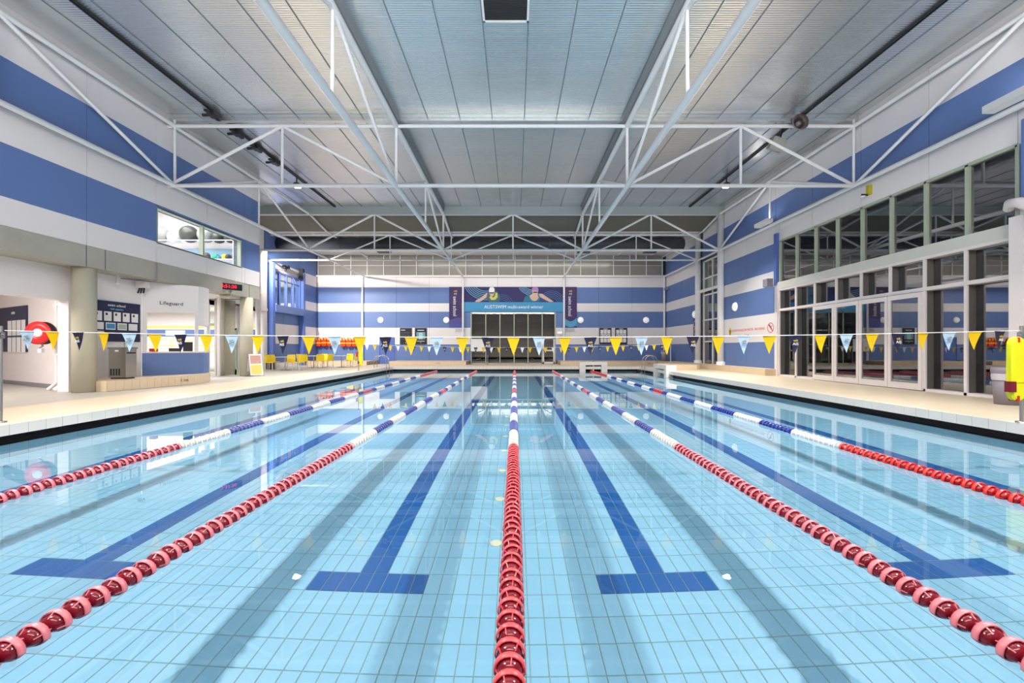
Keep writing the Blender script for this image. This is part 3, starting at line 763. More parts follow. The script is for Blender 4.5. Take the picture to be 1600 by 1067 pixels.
ribbon(path[1:], 1.09, 2.0, .012, glassc, 'curved_pane', bt)
MB().box((-11.36, 14.93, 1.09), (-11.3, 14.99, 2.0), steel).build('mullion', None, bt)
ang = math.atan2(bd.y, bd.x)
mid = (BA+BB)/2
text('lettering', 'Lifeguard', .17, dprint, bt, (mid.x+.012+bd.y*.005, mid.y-.012, 2.72), (R(90), 0, ang))
text('lettering', '1.1m', .13, dprint, bt, (-10.715, 13.1, .16), (R(90), 0, math.atan2(2.25, .61)))
o = boxo('monitor', (-11.75, 14.3, 1.091), (-11.45, 14.36, 1.42), dark); tag(o, 'dark computer monitor standing on the lifeguard counter', 'monitor')
o = boxo('document_tray', (-12.12, 13.38, 1.09), (-11.92, 13.5, 1.19), redp); tag(o, 'red tray at the left end of the lifeguard counter', 'tray')
ch = thing('office_chair', 'dark office chair behind the lifeguard counter', 'chair', (-12.3, 14.4, 0))
MB().lathe([(.001, .5), (.24, .5), (.24, .56), (.001, .58)], dark, 14).build('seat', None, ch)
MB().box((-.2, .18, .7), (.2, .24, 1.2), dark).build('backrest', None, ch); MB().box((-.03, .2, .52), (.03, .25, .75), dark).build('backrest_arm', None, ch)
MB().tube([(0, 0, .05), (0, 0, .5)], .03, dark, 8).build('gas_column', None, ch)
for k in range(5): MB().tube([(0, 0, .1), (.28*math.cos(k*1.257), .28*math.sin(k*1.257), .02)], .02, dark, 6).build('foot', None, ch)

# lobby back wall seen through the booth and the doors
lb = struct(boxo('wall_lobby', (-30, 25.0, 0), (-15.4, 25.3, 3.4), wallw))
boxo('blue_band', (-30, 24.97, 1.93), (-15.5, 25.0, 2.35), blue, lb); boxo('yellow_band', (-30, 24.97, 2.45), (-15.5, 25.0, 2.58), mat('pale_yellow_paint', (240, 224, 120), .5), lb)
boxo('poster', (-21.6, 24.95, 1.98), (-20.4, 24.97, 2.3), paper, lb); boxo('poster', (-18.4, 24.95, 2.6), (-17.4, 24.97, 3.1), cyan, lb)
struct(boxo('wall_lobby_side', (-30.3, -5.5, 0), (-30, 25.3, 3.4), wallw))
yr = thing('handrail', 'pale yellow tubular railing across the back of the lobby', 'railing', (0, 23.5, 0))
for z in (1.0, 1.35, 1.7): MB().tube([(-28, 0, z), (-16, 0, z)], .035, mat('pale_yellow_paint', (240, 224, 120), .5), 8).build('rail', None, yr)
for k in range(13): MB().tube([(-28+k, 0, 0), (-28+k, 0, 1.7)], .03, mat('pale_yellow_paint', (240, 224, 120), .5), 8).build('post', None, yr)
# glazed lobby doors between booth and end column
gd = sroot('window_5')
ya, yb = (-11.9, 16.35), (-13.4, 18.0)
for (x, y, w) in ((-12.6, 16.5, .06), (-12.75, 17.4, .06), (-13.9, 18.8, .06), (-14.9, 19.6, .06)):
    boxo('mullion', (x-w, y-.04, 0), (x+w, y+.04, 3.4), white, gd)
boxo('pane', (-14.82, 19.6, .1), (-14.0, 19.61, 3.3), glassc, gd)
for z in (.12, 2.35): boxo('transom', (-14.9, 19.56, z-.06), (-13.9, 19.64, z+.06), green, gd)
dl = sroot('door_7')
for lo, hi in (((-12.62, 18.2, 0), (-12.54, 18.26, 2.1)), ((-11.99, 18.2, 0), (-11.9, 18.26, 2.1)), ((-12.62, 18.2, 2.02), (-11.9, 18.26, 2.1)), ((-12.62, 18.2, 0), (-11.9, 18.26, .25))): boxo('door_frame', lo, hi, green, dl)
boxo('pane', (-12.54, 18.225, .25), (-11.99, 18.235, 2.02), glassc, dl)
column('lobby_pilaster', -13.05, 17.9, .16, 3.4, concol, 'slim pale pilaster beside the glazed lobby door', False)
# LED clock
ck = thing('digital_clock', 'black digital clock with red digits hung under the end of the beam', 'clock', (LW+.12, 16.1, 3.66), R(52))
MB().box((-.46, -.05, -.12), (.46, .05, .12)).build('case', blackb, ck)
MB().tube([(-.3, .05, .05), (-.3, .1, .1)], .03, greyp, 8).build('bracket', None, ck)
text('digits', '5:51:30', .18, ledred, ck, (0, -.054, 0), FACE_S, sx=1.0)
MB().tube([(LW+.1, 16.55, 3.95), (LW+.22, 16.45, 3.9)], .05, white, 10).build('dome_camera', None); tag(bpy.data.objects['dome_camera'], 'tiny white camera on the beam above the digital clock', 'camera')
o = MB().tube([(-12.0, 16.5, 3.34), (-11.6, 16.5, 3.3)], .09, concol, 10).build('bulkhead_light', None); tag(o, 'oval bulkhead light under the beam below the digital clock', 'light')

# upstairs gym window with balls
gw = sroot('window_6')
for lo, hi in (((12.95, 4.6), (13.03, 5.76)), ((14.9, 4.6), (14.98, 5.76)), ((16.95, 4.6), (17.03, 5.76))): boxo('mullion', (LW-.12, lo[0], lo[1]), (LW+.02, hi[0], hi[1]), green, gw)
boxo('head_frame', (LW-.12, 12.95, 5.7), (LW+.03, 17.03, 5.76), green, gw); boxo('window_sill', (LW-.12, 12.95, 4.58), (LW+.03, 17.03, 4.63), green, gw)
boxo('pane', (LW-.08, 13.03, 4.63), (LW-.07, 14.9, 5.7), glassc, gw); boxo('pane', (LW-.08, 14.98, 4.63), (LW-.07, 16.95, 5.7), glassc, gw)
gr = sroot('wall_gym')
for lo, hi in (((-16.3, 11.5, 3.7), (-16.2, 18, 7.5)), ((-16.3, 11.5, 3.6), (LW-.3, 18, 3.7)), ((-16.3, 11.5, 7.4), (LW-.3, 18, 7.5)), ((-16.3, 11.4, 3.6), (LW-.3, 11.5, 7.5)), ((-16.3, 17.9, 3.6), (LW-.3, 18.0, 7.5))): boxo('panel', lo, hi, white, gr)
sh = thing('ball_rack', 'white metal rack holding exercise balls behind the upstairs window', 'rack', (-11.9, 17.3, 3.7))
for z in (1.29, 2.09):
    for y in (-.22, .2): MB().box((-3.9, y-.02, z-.035), (0, y+.02, z), white).build('rail', None, sh)
MB().box((-3.9, -.2, 1.26), (0, .2, 1.27)).build('shelf', white, sh)
for x in (-3.9, -.04): MB().box((x, -.22, 0), (x+.04, .2, 2.05)).build('upright', white, sh)
boxo('panel', (-16.2, 17.85, 3.7), (LW-.3, 17.9, 5.6), mat('pale_blue_paint', (150, 190, 215), .5), gr)
bcols = {'black': (66, 68, 62), 'white': (214, 214, 210), 'silver': (150, 152, 148)}
for k, (x, r_, c, lab) in enumerate(((-15.2, .35, 'silver', 'grey exercise ball at the left end of the upper rack'), (-14.57, .27, 'white', 'small white exercise ball on the upper rack'), (-13.94, .36, 'black', 'biggest dark exercise ball on the upper rack'),
        (-13.22, .33, 'silver', 'silver exercise ball just behind the window mullion'), (-12.68, .25, 'black', 'smaller dark exercise ball right of the silver one'), (-12.16, .27, 'black', 'dark exercise ball at the right end of the upper rack'))):
    o = MB(); o.lathe([(r_*math.sin(PI*i/12), -r_*math.cos(PI*i/12)) for i in range(13)], mat('ball_'+c, bcols[c], .3), 24)
    o = o.build('exercise_ball', None, None, (x, 17.29, 5.79 + math.sqrt(r_*r_-.2*.2)))
    tag(o, lab, 'ball', 'exercise balls on the upper rack')
for k, (x, r_, c, lab) in enumerate(((-13.15, .16, (90, 80, 78), 'brown medicine ball at the left of the lower shelf'), (-12.78, .14, (40, 160, 110), 'green medicine ball on the lower shelf'), (-12.6, .09, (70, 130, 210), 'small blue medicine ball beside the green one'), (-12.4, .13, (230, 200, 40), 'yellow medicine ball on the lower shelf'),
        (-12.2, .12, (60, 62, 60), 'black medicine ball right of the yellow one'), (-12.03, .12, (60, 62, 60), 'black medicine ball at the right end of the lower shelf'))):
    o = MB(); o.lathe([(r_*math.sin(PI*i/10), -r_*math.cos(PI*i/10)) for i in range(11)], mat('medicine_%d' % k, c, .5), 18)
    o = o.build('medicine_ball', None, None, (x, 17.2 + .08*(k % 2), 4.97 + r_))
    tag(o, lab, 'ball', 'medicine balls on the lower shelf')

# blue framed recess bay with four-part window
rb = thing('recess_frame', 'blue steel frame bay with posts and beam on the left recess wall', 'frame', (-15.02, 24.7, 0))
for y in (.0, 3.55): MB().box((-.06, y-.12, 0), (.3, y+.12, 6.45)).build('post', blued, rb)
MB().box((-.06, .1, 3.45), (.36, 3.5, 3.9)).build('beam', blue, rb)
MB().box((-.06, .1, 5.92), (.06, 3.5, 6.02)).build('rail', blued, rb)
rw = sroot('window_7', (-15.02, 24.7, 0))
for k in range(5): boxo('mullion', (-.05, .12+k*.8, 3.92), (.1, .22+k*.8, 5.95), blued, rw)
for k in range(4):
    boxo('transom', (-.04, .22+k*.8, 5.5), (.06, .92+k*.8, 5.57), blued, rw)
    boxo('pane', (0, .22+k*.8, 3.92), (.01, .92+k*.8, 5.95), glassr, rw)
for y, z in ((24.9, 6.4), (28.3, 6.4)):
    pass
o = MB().tube([(-14.9, 24.8, 6.25), (-14.9, 28.2, 6.25)], .012, greyp, 6).tube([(-14.9, 24.8, 6.38), (-14.9, 28.2, 6.38)], .012, greyp, 6).build('wall_wires', None); tag(o, 'two thin wires stretched above the blue framed window', 'wire')
o = boxo('wall_speaker', (-15.0, 28.05, 5.9), (-14.75, 28.3, 6.75), blackb); tag(o, 'tall narrow black speaker on the blue post of the recess', 'speaker')
fl_ = thing('flood_light', 'small dark floodlight pair on the wires above the blue framed window', 'light', (-14.85, 26.2, 6.4))
MB().box((-.1, -.28, -.06), (.1, -.02, .14)).build('head', dark, fl_); MB().box((-.1, .04, -.0), (.1, .28, .2)).build('head', dark, fl_); MB().tube([(0, 0, -.15), (0, 0, .1)], .03, dark, 6).build('bracket', None, fl_)

# ------------------------------------------------------------------ banners and wall things on the far wall
FB = FY - .05
wb = thing('swimmer_banner', 'wide navy and cyan banner with two swimmers above the far entrance', 'banner', (-.07, FB, 3.98))
MB().box((-3.8, -.03, .72), (3.78, 0, 1.88)).build('navy_panel', nprint, wb)
MB().box((-3.8, -.035, 0), (3.78, 0, .72)).build('cyan_panel', cyan, wb)
text('lettering', 'AUSTSWIM multi-award winner', .37, wprint, wb, (0, -.038, .35), FACE_S, sx=.92)
PM = Matrix(((1, 0, 0, 0), (0, 0, -1, -.03), (0, 1, 0, 0), (0, 0, 0, 1)))
def flat(poly, m, name, parent, d=0): o = MB(); o.slab(poly, PM @ Matrix.Translation((0, 0, d)), .002); return o.build(name, m, parent)
def ell(cx, cy, a, b, n=16, rot=0):
    c, s = math.cos(R(rot)), math.sin(R(rot))
    return [(cx + a*math.cos(2*PI*k/n)*c - b*math.sin(2*PI*k/n)*s, cy + a*math.cos(2*PI*k/n)*s + b*math.sin(2*PI*k/n)*c) for k in range(n)]
def ringarc(cx, cy, r, a0, a1, w, m, parent, d=.001, lo=.73, hi=1.87, xr=(-3.79, 3.77)):
    p = [(x, y) for x, y in arc(cx, cy, r, a0, a1, 40)]
    b = MB()
    for (x, y), (x2, y2) in zip(p[:-1], p[1:]):
        if not (lo < y < hi and lo < y2 < hi and xr[0] < x < xr[1] and xr[0] < x2 < xr[1]): continue
        L = math.hypot(x2-x, y2-y); nx_, ny_ = (y2-y)/L*w/2, -(x2-x)/L*w/2
        b.slab([(x-nx_, y-ny_), (x+nx_, y+ny_), (x2+nx_, y2+ny_), (x2-nx_, y2-ny_)][::-1], PM @ Matrix.Translation((0, 0, d)), .001)
    if b.f: b.build('printed_wave', m, parent)
for k in range(6): ringarc(-2.1, 2.7, 1.15+k*.13, 180, 290, .03, lcyan, wb)
for k in range(5): ringarc(1.4, 2.4, .75+k*.1, 180, 270, .025, lcyan, wb)
for k in range(5): ringarc(2.9, .6, .45+k*.13, 0, 180, .02, cyan, wb)
for k in range(4): ringarc(-.9, .4, .5+k*.13, 0, 110, .015, cyan, wb)
teal = mat('teal_print', (40, 110, 140), .5, noise=.2)
# swimmer left
lime = mat('lime_print', (206, 208, 96), .5); shade = mat('shade_print', (70, 96, 104), .5, noise=.3, scale=5)
flat([(-2.95, .74), (-2.86, .86), (-2.45, 1.08), (-2.3, 1.22), (-2.0, 1.45), (-1.8, 1.3), (-1.95, 1.12), (-2.2, 1.0), (-2.4, .84), (-2.6, .74)], skin, 'printed_arm', wb, .001)
flat([(-2.1, 1.0), (-2.0, 1.42), (-1.7, 1.5), (-1.3, 1.55), (-1.15, 1.38), (-1.02, 1.1), (-1.1, .74), (-1.85, .74)], shade, 'printed_body', wb, .002)
flat([(-1.85, 1.1), (-1.75, 1.2), (-1.55, 1.06), (-1.42, 1.2), (-1.38, 1.45), (-1.25, 1.42), (-1.22, 1.1), (-1.4, .9), (-1.7, .88)], lime, 'printed_suit', wb, .003)
flat([(-1.85, 1.7), (-1.86, 1.4), (-1.78, 1.22), (-1.66, 1.14), (-1.53, 1.22), (-1.46, 1.42), (-1.48, 1.7)], skin, 'printed_face', wb, .004)
flat([(-1.88, 1.5), (-1.87, 1.72), (-1.78, 1.86), (-1.55, 1.86), (-1.45, 1.72), (-1.45, 1.54), (-1.66, 1.47)], wprint, 'printed_cap', wb, .005)
flat(ell(-1.67, 1.42, .19, .045), dark, 'printed_goggles', wb, .006)
# swimmer right
flat([(1.85, 1.2), (1.9, 1.36), (2.15, 1.36), (2.5, 1.12), (3.02, .78), (3.0, .74), (2.7, .74), (2.2, 1.0)], skin, 'printed_arm', wb, .001)
flat([(.72, .74), (.85, 1.1), (1.15, 1.32), (1.4, 1.4), (1.9, 1.36), (2.02, 1.1), (1.9, .74)], teal, 'printed_body', wb, .002)
flat([(1.2, 1.2), (1.4, 1.34), (1.8, 1.34), (1.9, 1.05), (1.75, .86), (1.6, .8), (1.42, .84), (1.28, .98)], skin, 'printed_chest', wb, .003)
flat([(1.4, 1.7), (1.42, 1.4), (1.5, 1.22), (1.63, 1.12), (1.78, 1.22), (1.84, 1.42), (1.84, 1.7)], skin, 'printed_face', wb, .004)
flat([(1.36, 1.58), (1.4, 1.78), (1.5, 1.86), (1.78, 1.86), (1.88, 1.74), (1.88, 1.54), (1.64, 1.6)], mat('pink_print', (176, 120, 196), .5, noise=.3, scale=5), 'printed_cap', wb, .005)
flat(ell(1.64, 1.47, .2, .05), dark, 'printed_goggles', wb, .006)
def emblem(parent, M, s, m, t=.002, name='emblem'):
    b = MB()
    for cx, cy, a, c in ((-.42, .1, .42, .3), (.35, .2, .42, .36), (-.05, -.08, .5, .22), (.2, .42, .14, .16), (.62, -.1, .22, .2)):
        b.slab([(x*s, y*s) for x, y in ell(cx, cy, a, c, 10)], M, t + (cx+1)*.0003)
    return b.build(name, m, parent)
for x, lab, lo in ((-4.5, 'tall purple swim school banner left of the wide swimmer banner', 'maroon'), (4.25, 'tall purple swim school banner right of the wide swimmer banner', 'cyan')):
    t = thing('swim_school_banner', lab, 'banner', (x, FB, 2.78), 0, 'tall purple swim school banners')
    MB().box((-.48, -.025, 0), (.48, 0, 3.08)).build('panel', purple, t)
    text('lettering', 'swim school', .4, wprint, t, (-.05, -.028, 1.75-.15), (R(90), R(90), 0), sx=.75)
    text('lettering', 'AIS', .17, wprint, t, (0, -.028, 2.55), FACE_S)
    emblem(t, Matrix(((1, 0, 0, 0), (0, 0, -1, -.026), (0, 1, 0, 2.74), (0, 0, 0, 1))), .17, gold)
    MB().box((-.12, -.028, 2.36), (.12, -.025, 2.37)).build('divider_line', lcyan, t)
    pts = [(-.48, .0)] + [(-.48 + .96*k/10, .55 + (.22*math.cos(PI*k/10) if lo == 'cyan' else .2*math.sin(PI*k/20)) ) for k in range(11)] + [(.48, 0)]
    if lo == 'cyan': pts = [(-.48, .12)] + [(-.48 + .96*k/12, .75 - .28*math.sin(PI*k/12)) for k in range(13)] + [(.48, .12)] + [(.48 - .96*k/12, .12 - .1*math.sin(PI*k/12)) for k in range(1, 12)]
    o = MB(); o.slab(pts, Matrix(((1, 0, 0, 0), (0, 0, -1, -.025), (0, 1, 0, 0), (0, 0, 0, 1))), .003); o.build('printed_wave', cyan if lo == 'cyan' else mat('violet_print', (70, 84, 160), .5), t)
    b = MB()
    for j in range(3):
        for k in range(12):
            f = (lambda q: .66 - j*.14 - .28*math.sin(PI*q/12)) if lo == 'cyan' else (lambda q: .45 - j*.14 + .2*math.sin(PI*q/24))
            a0, a1 = -.46+.92*k/12, -.46+.92*(k+1)/12
            b.slab([(a0, f(k)-.02), (a1, f(k+1)-.02), (a1, f(k+1)+.01), (a0, f(k)+.01)], Matrix(((1, 0, 0, 0), (0, 0, -1, -.0285), (0, 1, 0, 0), (0, 0, 0, 1))), .002)
    b.build('printed_lines', lcyan if lo == 'cyan' else mat('maroon_print', (120, 50, 90), .5), t)
for x, lab in ((-4.15, 'left'), (4.2, 'right')):
    o = boxo('vent_plate', (x-.35, FB-.02, 2.47), (x+.35, FB, 2.68), mat('pale_grey', (196, 194, 196), .5)); tag(o, 'pale grey vent plate below the %s purple banner' % lab, 'vent')
o = thing('exit_light', 'small white emergency light right of the glazed entrance', 'light', (3.42, FB, 2.4)); MB().box((-.2, -.12, -.12), (.2, 0, .12)).build('body', white, o); MB().box((-.18, -.13, -.1), (.18, -.12, .06)).build('diffuser', globe, o)
# round wall lights
rl = thing('wall_light', '', 'wall light')
MB().lathe([(.001, -.12), (.12, -.11), (.19, -.08), (.225, -.03), (.23, 0)], globe, 24, 'y').build('globe', None, rl)
MB().lathe([(.235, -.02), (.24, 0)], white, 24, 'y').build('rim', None, rl)
for k, (x, lab) in enumerate(((-10.2, 'round white wall light above the blue far door'), (-5.2, 'round white wall light left of the left purple banner'), (5.02, 'round white wall light right of the right purple banner'), (10.0, 'round white wall light near the far right corner'))):
    o = rl if k == 0 else copy_tree(rl); o.location = (x, FB, 3.34); tag(o, lab, 'wall light', 'round white wall lights')
for y, lab in ((21.0, 'round white wall light on the right wall above the red warning text'), (25.75, 'round white wall light above the blue sign on the right wall')):
    o = copy_tree(rl); o.location = (RW-.03, y, 3.36); o.rotation_euler = (0, 0, R(-90)); tag(o, lab, 'wall light', 'round white wall lights')
# notice boards on the far wall
def board(x, w, lab, kind):
    t = thing('notice_board', lab, 'notice board', (x, FB, 1.5), 0, 'dark notice boards on the far wall')
    MB().box((-w/2, -.03, 0), (w/2, 0, 1.24)).build('board', blackb, t)
    if kind == 'text':
        MB().box((-w/2+.08, -.034, 1.06), (-.05, -.03, 1.1)).build('title', wprint, t)
        for k in range(5): MB().box((-w/2+.08, -.034, .9-k*.13), (w/2-.12-.05*(k % 2), -.03, .915-k*.13)).build('text_line', gprint, t)
        MB().box((-.04, -.034, .08), (.04, -.03, .15)).build('crest', gold, t)
    elif kind == 'table':
        MB().box((-.25, -.034, 1.04), (.25, -.03, 1.09)).build('title', wprint, t)
        for k in range(6):
            MB().box((-.34, -.034, .86-k*.09), (.34, -.03, .91-k*.09)).build('table_row', lcyan, t)
        MB().box((-.15, -.036, .38), (.15, -.034, .9)).build('table_column', mat('pale_green_print', (170, 200, 200), .5), t)
        MB().box((-.3, -.034, .22), (.3, -.03, .25)).build('text_line', wprint, t); MB().box((-.04, -.034, .08), (.04, -.03, .15)).build('crest', gold, t)
    else:
        MB().box((-.15, -.034, 1.14), (.15, -.03, 1.18)).build('title', wprint, t)
        for i in range(3):
            for j in range(3): MB().box((-w/2+.08+i*.26, -.034, .14+j*.33), (-w/2+.31+i*.26, -.03, .44+j*.33)).build('sheet', paper, t)
        for i in range(3): MB().box((-w/2+.14+i*.26, -.037, .62), (-w/2+.22+i*.26, -.034, .7)).build('photo', dark, t)
    return t
board(-8.27, .9, 'dark notice board with small text lines, left of its pair', 'text')
board(-7.13, .9, 'dark notice board with a pale blue timetable, right of its pair', 'table')
board(6.9, .92, 'black framed board with white sheets, left one beyond the right banner', 'sheets')
board(8.1, .92, 'black framed board with white sheets, nearer the far right corner', 'sheets')
o = boxo('wall_switch', (7.27-.07, FB-.04, 3.2), (7.27+.07, FB, 3.5), greyp); tag(o, 'small grey wall box between the round lights on the far wall', 'wall box')
text('lettering', '1.1m', .14, dprint, bpy.data.objects['trim_8'], (-5.45, 28.588, .15), FACE_S)
text('lettering', '1.1m', .14, dprint, bpy.data.objects['trim_9'], (9.5, 28.588, .15), FACE_S)

# whiteboard on trolley
wt = thing('whiteboard', 'white mobile whiteboard on a grey wheeled stand before the glazed entrance', 'whiteboard', (-2.6, 29.6, 0))
MB().box((-.62, -.02, .98), (.58, .02, 1.88)).build('board', paper, wt)
for x in (-.62, .62):
    MB().tube([(x, 0, .08), (x, 0, 1.9)], .022, greyp, 8).build('upright', None, wt); MB().tube([(x, -.28, .08), (x, .28, .08)], .022, greyp, 8).build('foot', None, wt)
    for y in (-.26, .26): MB().lathe([(.001, -.015), (.04, -.015), (.04, .015), (.001, .015)], dark, 10, 'x', (x, y, .04)).build('wheel', None, wt)
MB().tube([(-.62, 0, .2), (.62, 0, .2)], .02, greyp, 8).build('crossbar', None, wt); MB().tube([(-.62, 0, .96), (.62, 0, .96)], .02, greyp, 8).build('tray', None, wt)

# life jackets
jr = MB().tube([(-15.0, 30.5, 1.98), (-11.8, 30.5, 1.98)], .015, greyp, 8).build('hanging_rail', None); tag(jr, 'thin metal rail carrying the life jackets on the far wall', 'rail')
def jacket():
    t = thing('life_jacket', '', 'life jacket')
    b = MB(); P = [(-.17, .95), (-.24, .8), (-.25, .35), (-.18, .26), (.18, .26), (.25, .35), (.24, .8), (.17, .95), (.09, 1.0), (.06, .86), (0, .8), (-.06, .86), (-.09, 1.0)]
    b.slab(P, Matrix(((1, 0, 0, 0), (0, 0, -1, .09), (0, 1, 0, -1.0), (0, 0, 0, 1))), .16, mat('orange_red_nylon', (216, 58, 30), .6)); b.build('body', None, t)
    MB().box((-.255, -.08, -.5), (.255, .1, -.4), mat('yellow_strap', (244, 196, 40), .5)).build('band', None, t)
    MB().box((-.2, -.085, -.2), (-.08, .1, -.05), mat('yellow_strap', (244, 196, 40), .5)).build('shoulder_patch', None, t); MB().box((.08, -.085, -.2), (.2, .1, -.05), mat('yellow_strap', (244, 196, 40), .5)).build('shoulder_patch', None, t)
    for x, l in ((-.16, .3), (0, .22), (.15, .36)): MB().box((x-.012, -.0, -.74-l), (x+.012, .01, -.74)).build('strap', dark, t)
    return t
jk = jacket()
for k, x in enumerate((-14.8, -14.36, -13.92, -12.95, -12.5, -12.06)):
    o = jk if k == 0 else copy_tree(jk)
    o.scale = (.8, .9, .85); o.location = (x, 30.42, 1.99 + random.uniform(-.03, .03)); o.rotation_euler = (0, 0, random.uniform(-.2, .2))
    tag(o, 'orange and yellow life jacket, %s one of the %s cluster on the far wall' % (('left', 'middle', 'right')[k % 3], ('left', 'right')[k//3]), 'life jacket', 'life jackets on the far wall')

# ------------------------------------------------------------------ right wall signs and lights
ws = thing('warning_text', 'red caution shallow water no diving lettering on the right wall', 'sign', (RW-.032, 19.95, 2.05))
text('lettering', 'CAUTION SHALLOW WATER - NO DIVING', .17, redprint, ws, (0, 0, .06), FACE_W, sx=.88); text('lettering', '1.1m', .17, redprint, ws, (0, 0, -.2), FACE_W)
nd = thing('no_diving_symbol', 'red round no diving symbol at the right of the warning text', 'sign', (RW-.031, 18.1, 2.12))
QM = Matrix(((0, 0, -1, 0), (-1, 0, 0, 0), (0, 1, 0, 0), (0, 0, 0, 1)))
b = MB()
for k in range(24):
    a0, a1 = 2*PI*k/24, 2*PI*(k+1)/24
    b.slab([(.2*math.cos(a0), .2*math.sin(a0)), (.23*math.cos(a0), .23*math.sin(a0)), (.23*math.cos(a1), .23*math.sin(a1)), (.2*math.cos(a1), .2*math.sin(a1))], QM, .004)
b.slab([(-.16, .13), (-.13, .16), (.16, -.13), (.13, -.16)], QM, .004); b.build('ring', redprint, nd)
b = MB(); b.slab([(-.08, .08), (-.02, .1), (.1, -.05), (.06, -.08)], QM, .003); b.slab(ell(-.07, .12, .035, .035, 8), QM, .003); b.slab([(-.02, .02), (.04, .06), (.12, .1), (.12, .07)], QM, .003); b.build('diver_figure', dprint, nd)
cs = thing('caution_symbol', 'small yellow diamond caution symbol at the left of the warning text', 'sign', (RW-.031, 21.5, 2.08))
b = MB(); b.slab([(0, -.24), (.16, 0), (0, .24), (-.16, 0)][::1], QM, .004); b.build('diamond', yellow, cs); b = MB(); b.slab([(-.03, -.16), (.03, -.16), (.05, .08), (-.05, .08)], QM @ Matrix.Translation((0, 0, .004)), .002); b.build('mark', dark, cs)
bs = thing('blue_sign', 'blue rectangular sign with white ring on the right wall near the far corner', 'sign', (RW-.03, 25.65, 2.5))
b = MB(); b.slab([(-.26, -.55), (.26, -.55), (.26, .55), (-.26, .55)], QM, .02); b.build('board', mat('sign_blue', (26, 40, 130), .4), bs)
b = MB()
for cy, r_ in ((.24, .22), (-.24, .2)):
    for k in range(20):
        a0, a1 = 2*PI*k/20, 2*PI*(k+1)/20
        b.slab([(r_*.85*math.cos(a0), cy+r_*.85*math.sin(a0)), (r_*math.cos(a0), cy+r_*math.sin(a0)), (r_*math.cos(a1), cy+r_*math.sin(a1)), (r_*.85*math.cos(a1), cy+r_*.85*math.sin(a1))], QM @ Matrix.Translation((0, 0, .02)), .003)
b.build('ring', wprint, bs)
b = MB(); b.slab([(-.14, .02), (.16, .1), (.14, -.02), (-.14, -.06)], QM @ Matrix.Translation((0, 0, .02)), .003); b.build('red_mark', redprint, bs)
# security light at glazing corner, wall speaker and pipe elbow at right edge
sf = thing('wall_floodlight', 'small white floodlight on a bracket at the left top of the glazed bay', 'light', (11.35, 17.75, 3.9))
b = MB(); b.box((-.32, -.16, .0), (-.06, .16, .34)); b.build('head', greyp, sf); MB().tube([(-.1, 0, .1), (.15, 0, .0)], .025, steel, 8).build('bracket', None, sf)
pe = thing('pipe_elbow', 'fat white curved pipe end at the right edge by the glazed bay', 'pipe', (11.15, 8.75, 4.05))
MB().tube([(.2, .5, .35), (.05, .35, .42), (-.03, .12, .36), (0, -.1, .15), (.0, -.15, -.2)], [.09, .1, .11, .11, .11], white, 14).build('bend', None, pe)
eb = thing('exit_bracket', 'black and yellow striped bracket with small white lamp above the glazed bay', 'bracket', (RW-.03, 13.0, 6.15))
MB().box((-.12, -.05, 0), (0, .05, .3), mat('hazard_yellow', (190, 180, 40), .5)).build('plate', None, eb); MB().box((-.3, -.02, -.04), (-.1, .02, .02), dark).build('arm', None, eb); MB().lathe([(.001, -.1), (.08, -.09), (.06, -.04)], white, 12, 'z', (-.26, 0, 0)).build('lamp', None, eb)
cg = thing('corner_camera', 'grey camera at the top of the blue band in the far right corner', 'camera', (11.3, 30.0, 5.6))
MB().box((-.15, -.1, -.08), (.1, .1, .1), greyp).build('body', None, cg); MB().tube([(.05, 0, 0), (.19, 0, 0)], .03, greyp, 8).build('bracket', None, cg)

# ------------------------------------------------------------------ dark tracks, floodlights, speakers under the ceiling
for X, lab in ((-9.8, 'dark cable track under the left half of the ceiling'), (9.55, 'dark cable track under the right half of the ceiling')):
    t = thing('cable_track', lab, 'cable track', (X, 0, CZ-.06), 0, 'dark cable tracks under the ceiling')
    MB().box((-.05, -5.5, 0), (-.01, 22.0, .06)).build('rail', dark, t); MB().box((.03, -5.5, 0), (.06, 22.0, .05)).build('cable_run', dark, t)
fx = thing('floodlight', '', 'floodlight')
MB().tube([(0, 0, .4), (0, 0, .16)], .03, dark, 8).build('stem', None, fx)
MB().lathe([(.001, .2), (.12, .18), (.2, .02), (.2, 0)], dark, 18).build('housing', None, fx)
MB().lathe([(.001, .005), (.17, .005), (.17, .0), (.001, 0)], lamp_on, 18).build('lens', None, fx)
for k, (X, y, p) in enumerate(LAMPS):
    o = fx if k == 0 else copy_tree(fx); sd_ = 'left' if X < 0 else 'right'
    o.location = (X, y, 8.46); tag(o, 'lit floodlight under the %s cable track in front of the far truss' % sd_ if y > 10 else ('floodlight over the %s half of the near deck' if y < 5 else 'floodlight above the %s half of the pool just above the frame') % sd_, 'floodlight', 'floodlights under the ceiling')
ft = thing('track_fitting', '', 'fitting')
MB().box((-.14, -.12, 0), (.1, .12, .12), dark).build('clamp', None, ft); MB().tube([(-.36, 0, .05), (-.1, 0, .06)], .05, dark, 8).build('arm', None, ft); MB().box((-.1, -.3, .02), (0.02, .3, .08), dark).build('bar', None, ft)
for k, y in enumerate((13.15, 14.3, 15.35, 16.5)):
    o = ft if k == 0 else copy_tree(ft); o.location = (-9.8, y, CZ-.2)
    tag(o, ['dark clamp fitting just before the mid truss', 'dark clamp fitting just behind the mid truss', 'dark clamp fitting, second behind the mid truss', 'dark clamp fitting next before the lit floodlight'][k] + ' on the left track', 'fitting', 'dark clamps on the left track')
hs = thing('horn_speaker', 'round brown horn loudspeaker under the right cable track at the mid truss', 'speaker', (9.3, 13.25, 8.55))
